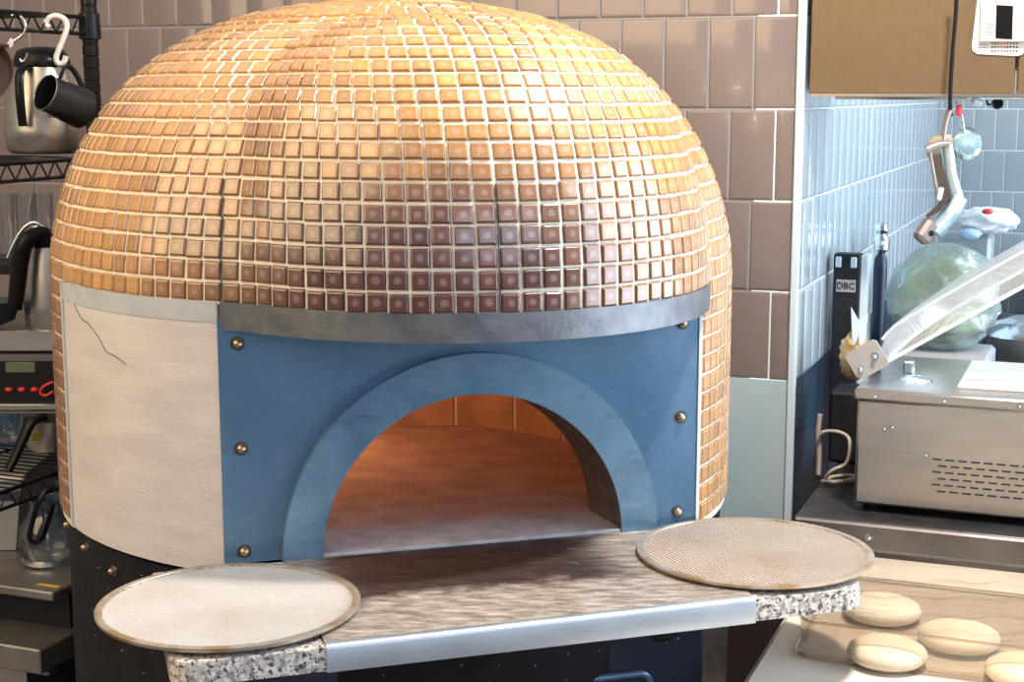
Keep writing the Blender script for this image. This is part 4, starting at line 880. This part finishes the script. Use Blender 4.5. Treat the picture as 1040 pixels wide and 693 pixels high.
# black milk jug tilted, mouth towards the left
mc = at(46, 94, 2.98); ax = Vector((-.60, -.70, .36)).normalized()
t = thing('milk_jug', 'matte black milk jug hanging tilted from the white hook', 'jug', tuple(mc))
r_ = .036; H_ = .093; N_ = 40; q = Vector((0, 0, 1)).rotation_difference(ax).to_matrix(); V = []; m_ = 0
pr = [(r_*1.08, -H_*.98), (r_*1.10, -H_*.94), (r_*1.06, -.05), (r_*.97, -.02), (r_, 0), (r_*.95, 0), (r_*.92, -.02), (r_*1.0, -.05), (r_*1.02, -H_*.9), (0, -H_*.9)]
for rr_, z in [(0, -H_)]+pr:
    for k in range(N_):
        a = 2*math.pi*k/N_; da = (a-R(-92)+math.pi) % (2*math.pi)-math.pi
        sp = math.exp(-(da/.30)**2)*max(0, 1+z/.035)*.016 if z > -.035 else 0
        V.append(mc + q @ Vector(((rr_+sp)*math.cos(a), (rr_+sp)*math.sin(a), z+sp*.3)))
m_ = len(pr)+1; mb = MB().add(V, [(i*N_+k, i*N_+(k+1) % N_, (i+1)*N_+(k+1) % N_, (i+1)*N_+k) for i in range(m_-1) for k in range(N_)])
jb = part('jug_body', mb, 'black_matte', t, smooth=50)
mb = MB().tube([mc+q@Vector((r_*math.cos(2*math.pi*k/N_)*1.0, r_*math.sin(2*math.pi*k/N_), 0)) for k in range(N_)], .0012, 6, closed=True); part('rim', mb, 'stainless_dull', jb)
mb = MB().tube([at(61, 80, 3.0), at(66, 68, 3.0), at(75, 72, 3.03), at(88, 98, 3.06), at(90, 112, 3.06)], .0055, 8, flat=.6); part('handle', mb, 'black_matte', t, smooth=60)
# steel server on lower shelf
pc = at(47, 158, 3.28); bz = 1.625
t = thing('steel_server', 'round stainless server with a black lid on the lower wire shelf', 'kettle', (pc.x, pc.y, bz))
mb = MB().lathe([(0, 0), (.070, 0), (.080, .01), (.084, .05), (.080, .10), (.070, .15), (.060, .175), (.056, .185)], (pc.x, pc.y, bz), 40); part('server_body', mb, 'stainless', t, smooth=50)
mb = MB().lathe([(.058, .180), (.060, .192), (.050, .215), (.030, .222), (0, .224)], (pc.x, pc.y, bz), 32); part('lid', mb, 'black_plastic', t, smooth=50)
mb = MB().tube([(pc.x-.01, pc.y-.06, bz+.18), (pc.x-.015, pc.y-.10, bz+.17), (pc.x-.015, pc.y-.11, bz+.12), (pc.x-.015, pc.y-.10, bz+.06)], .010, 8, flat=.6); part('handle', mb, 'black_plastic', t, smooth=60)
mb = MB(); mb.box((pc.x+.055, pc.y-.075, bz+.09), (.032, .006, .014), .5, bev=.003); part('badge', mb, 'blue_ink', t)
# glasses hanging row below
GLL = ['tall clear glass at the far left behind the wire rack', 'tall clear glass second from the left behind the wire rack', 'tall clear glass half hidden by the oven dome']
for (u, lb) in zip((8, 28, 47), GLL):
    p = at(u, 262, 3.32); 
    mb = MB().lathe([(.017, 0), (.019, .004), (.0205, .14), (.0195, .14), (.017, .008), (.001, .006)], p, 28)
    tag(part('drinking_glass', mb, 'glass', smooth=50), lb, 'glass', 'clear glasses standing behind the steel pitcher')
p = at(25, 262, 3.34); mb = MB(); mb.box((p.x-.12, p.y+.02, p.z-.012), (.62, .18, .022), RANG, bev=.003); tag(part('glass_tray', mb, 'black_matte'), 'black ledge carrying the tall clear glasses', 'ledge')
# steel pitcher with dark handle
pc = at(52, 333, 3.12)
t = thing('steam_pitcher', 'steel pitcher with a broad black handle on top of the brewer', 'pitcher', tuple(pc))
mb = MB().lathe([(.0, 0), (.046, 0), (.050, .006), (.052, .05), (.048, .11), (.042, .16), (.040, .175)], pc, 36); part('pitcher_body', mb, 'stainless', t, smooth=50)
mb = MB().lathe([(.043, .17), (.045, .185), (.030, .20), (0, .205)], pc, 30); part('lid', mb, 'black_plastic', t, smooth=50)
V = [at(50, 236, 3.07), at(36, 238, 3.06), at(26, 246, 3.05), at(21, 262, 3.05), at(18, 288, 3.05), at(15, 314, 3.05)]
mb = MB().tube(V, [.010, .015, .018, .018, .017, .015], 10); part('handle', mb, 'black_plastic', t, smooth=60)
mb = MB().tube([at(8, 262, 3.06), at(16, 244, 3.06), at(24, 232, 3.06), at(34, 226, 3.06), at(44, 230, 3.06)], .004, 8); part('lid_lever', mb, 'chrome', t, smooth=60)
# dark blue bowl at left
pc = at(2, 330, 3.1); mb = MB().lathe([(.02, 0), (.045, .01), (.06, .05), (.057, .05), (.04, .014), (0, .008)], pc+Vector((-.02, 0, 0)), 30); tag(part('blue_bowl', mb, 'blue_cloth', smooth=60), 'dark blue bowl at the left edge beside the steel pitcher', 'bowl')
# brewer with display
t = thing('coffee_brewer', 'stainless brewer with black panel, green display and red oval buttons', 'coffee machine', tuple(at(10, 415, 3.2)))
A = at(0, 336, 3.08); zt_ = A.z; zb_ = at(0, 414, 3.08).z
def bb(u0, u1, v0, v1, y, d, name, m, par, bev=.002, rz=0, **k_):
    a = at(u0, v0, y); b = at(u1, v1, y); mb = MB(); mb.box(((a.x+b.x)/2, y+d/2, (a.z+b.z)/2), (abs(b.x-a.x), d, abs(a.z-b.z)), rz, bev=bev); return part(name, mb, m, par, **k_)
bb(-60, 66, 336, 357, 3.07, .30, 'brewer_top', 'stainless', t)
face = bb(-60, 64, 357, 411, 3.08, .28, 'control_panel', 'steel_face', t, label='black control panel')
bb(-60, 64, 411, 417, 3.07, .29, 'bottom_trim', 'stainless', t)
dsp = bb(5, 36, 368, 379, 3.077, .004, 'display', 'lcd', face)
for u in (-7, 9, 22, 35):
    p = at(u, 396, 3.078); mb = MB().lathe([(0, .004), (.006, .0035), (.0085, 0), (.0085, -.002)], p, 20, axis=(0, -1, 0)); 
    o = part('button', mb, 'yellow' if u < 0 else 'red', face, smooth=60)
    for vv in o.data.vertices: vv.co.z = (vv.co.z-(p.z-t.location.z))*.62+(p.z-t.location.z)
for k_ in range(6): bb(-60, 64, 360+k_*1.2, 360.5+k_*1.2, 3.079, .002, 'panel_line', 'grey_plastic', face, bev=0)
qa = at(-60, 417, 3.07); qb = at(55, 417, 3.07); mb = MB(); mb.box(((qa.x+qb.x)/2, 3.22, qa.z-.006), (qb.x-qa.x, .28, .008), 0, bev=.002); part('solid_shelf', mb, 'stainless_dull', rack)
mb = MB().tube([at(u, v, 3.065) for u, v in ((54, 398), (46, 402), (41, 399), (44, 393), (54, 388))], .003, 8); tag(part('red_cable_tie', mb, 'red', smooth=60), 'red looped tie poking out between brewer and oven', 'cable tie')
# pan with black handle below brewer
pc = at(52, 448, 3.15); pc.z += .020
t = thing('small_saucepan', 'small steel saucepan with a broad black handle under the brewer', 'saucepan', tuple(pc-Vector((0, 0, .03))))
mb = MB().lathe([(0, -.035), (.045, -.035), (.052, -.02), (.054, .03), (.052, .03), (.05, -.018), (0, -.03)], pc, 32); part('pan_body', mb, 'stainless', t, smooth=50)
mb = MB().tube([at(46, 423, 3.08), at(32, 428, 3.06), at(24, 444, 3.05), at(16, 462, 3.04), at(8, 478, 3.03)], [.012, .018, .017, .015, .014], 10, flat=.6); part('handle', mb, 'black_plastic', t, smooth=60)
mb = MB(); mb.box(at(37, 444, 3.085), (.018, .003, .018), .5, ry=.4); part('yellow_sticker', mb, 'yellow', t)
for u, lb in ((6, 'blurred blue glass jar on the rack under the brewer'),):
    p = at(u, 470, 3.3); p.z = .994; mb = MB().lathe([(.035, 0), (.04, .01), (.04, .09), (.03, .11), (.028, .11), (.036, .088), (.036, .012), (0, .01)], p, 24); tag(part('glass_jar', mb, 'glass', smooth=50), lb, 'jar')
# grey bin
bb_ = at(5, 565, 3.15)
t = thing('grey_bin', 'grey plastic bin with a handle slot at the lower left', 'bin', (bb_.x-.05, bb_.y, bb_.z))
a = at(22, 484, 3.1); b = at(22, 562, 3.1); mb = MB()
V = []
for z, x1, o_ in ((.802, b.x-.012, .0), (a.z, a.x, .004)): V += [(x1-.2, 3.1-o_, z), (x1, 3.1-o_, z), (x1, 3.36, z), (x1-.2, 3.36, z)]
mb.add(V, [(0, 1, 2, 3), (4, 5, 6, 7)[::-1], (0, 1, 5, 4), (1, 2, 6, 5), (2, 3, 7, 6), (3, 0, 4, 7)]); part('bin_body', mb, 'grey_plastic', t)
mb = MB(); mb.box((a.x-.10, 3.1, a.z-.004), (.212, .02, .012), 0, bev=.003); part('bin_rim', mb, 'white_plastic', t)
mb = MB(); mb.box((a.x-.026, 3.095, a.z-.04), (.05, .006, .022), 0, bev=.006); part('handle_slot', mb, 'blue_cloth', t)
# glass carafe
pc = at(50, 580, 3.02); pc.z = .802
t = thing('glass_carafe', 'round glass carafe with a black loop handle on the steel shelf', 'carafe', tuple(pc))
mb = MB().lathe([(.0, 0), (.036, 0), (.052, .012), (.060, .04), (.055, .075), (.038, .10), (.032, .125), (.036, .135), (.034, .135), (.030, .122), (.036, .098), (.052, .073), (.057, .04), (.048, .012), (0, .004)], pc, 36); part('carafe_bowl', mb, 'glass', t, smooth=60)
mb = MB().tube([at(57, 496, 2.97), at(47, 497, 2.95), at(38, 512, 2.94), at(33, 530, 2.94), at(30, 548, 2.94), at(40, 550, 2.95), at(47, 535, 2.95), at(54, 512, 2.97)], .0075, 8, flat=.7); part('handle', mb, 'black_plastic', t, smooth=60)
mb = MB().lathe([(.05, .002), (.054, .004), (.054, .012), (.05, .014)], pc, 36, closed=True); part('metal_ring', mb, 'chrome', t, smooth=60)
# raised steel shelf and lower steel table
Sp = onz(63, 604, .80); Tp = onz(40, 661, .70)
sa = (Sp-W0).dot(ER); sb = (Sp-W0).dot(ED); ta_ = (Tp-W0).dot(ER); tb_ = (Tp-W0).dot(ED)
ta_ = min(ta_, (Vector((C0[0], C0[1], 0))-W0).dot(ER)-.63); sa = min(sa, ta_)
t = thing('raised_steel_shelf', 'low stainless shelf with a yellow sticker carrying the grey bin and carafe', 'shelf', tuple(rm(sa-.3, sb+.25, .70)))
mb = MB(); mb.box(rm(sa-.35, sb+.165, .791), (.7, .33, .018), RANG, bev=.003); part('shelf_top', mb, 'stainless_dull', t)
mb = MB(); mb.box(rm(sa-.35, sb+.195, .741), (.66, .24, .082), RANG); part('riser', mb, 'black_matte', t)
mb = MB(); mb.box(onz(50, 595, .8015), (.05, .010, .001), RANG); part('yellow_sticker', mb, 'yellow', t)
t = thing('steel_table', 'stainless steel table standing left of the black oven drum', 'table', tuple(rm(ta_-.4, tb_+.35, 0)))
mb = MB(); mb.box(rm(ta_-.40, tb_+.18, .675), (.80, .36, .05), RANG, bev=.003); part('tabletop', mb, 'stainless_dull', t)
mb = MB(); mb.box(rm(ta_-.42, tb_+.19, .325), (.72, .32, .65), RANG, bev=.002); part('under_cabinet', mb, 'stainless', t)
mb = MB(); mb.box(rm(ta_-.36, tb_+.05, .638), (.70, .03, .01), RANG, bev=.002); part('door_rail', mb, 'stainless_dull', t)
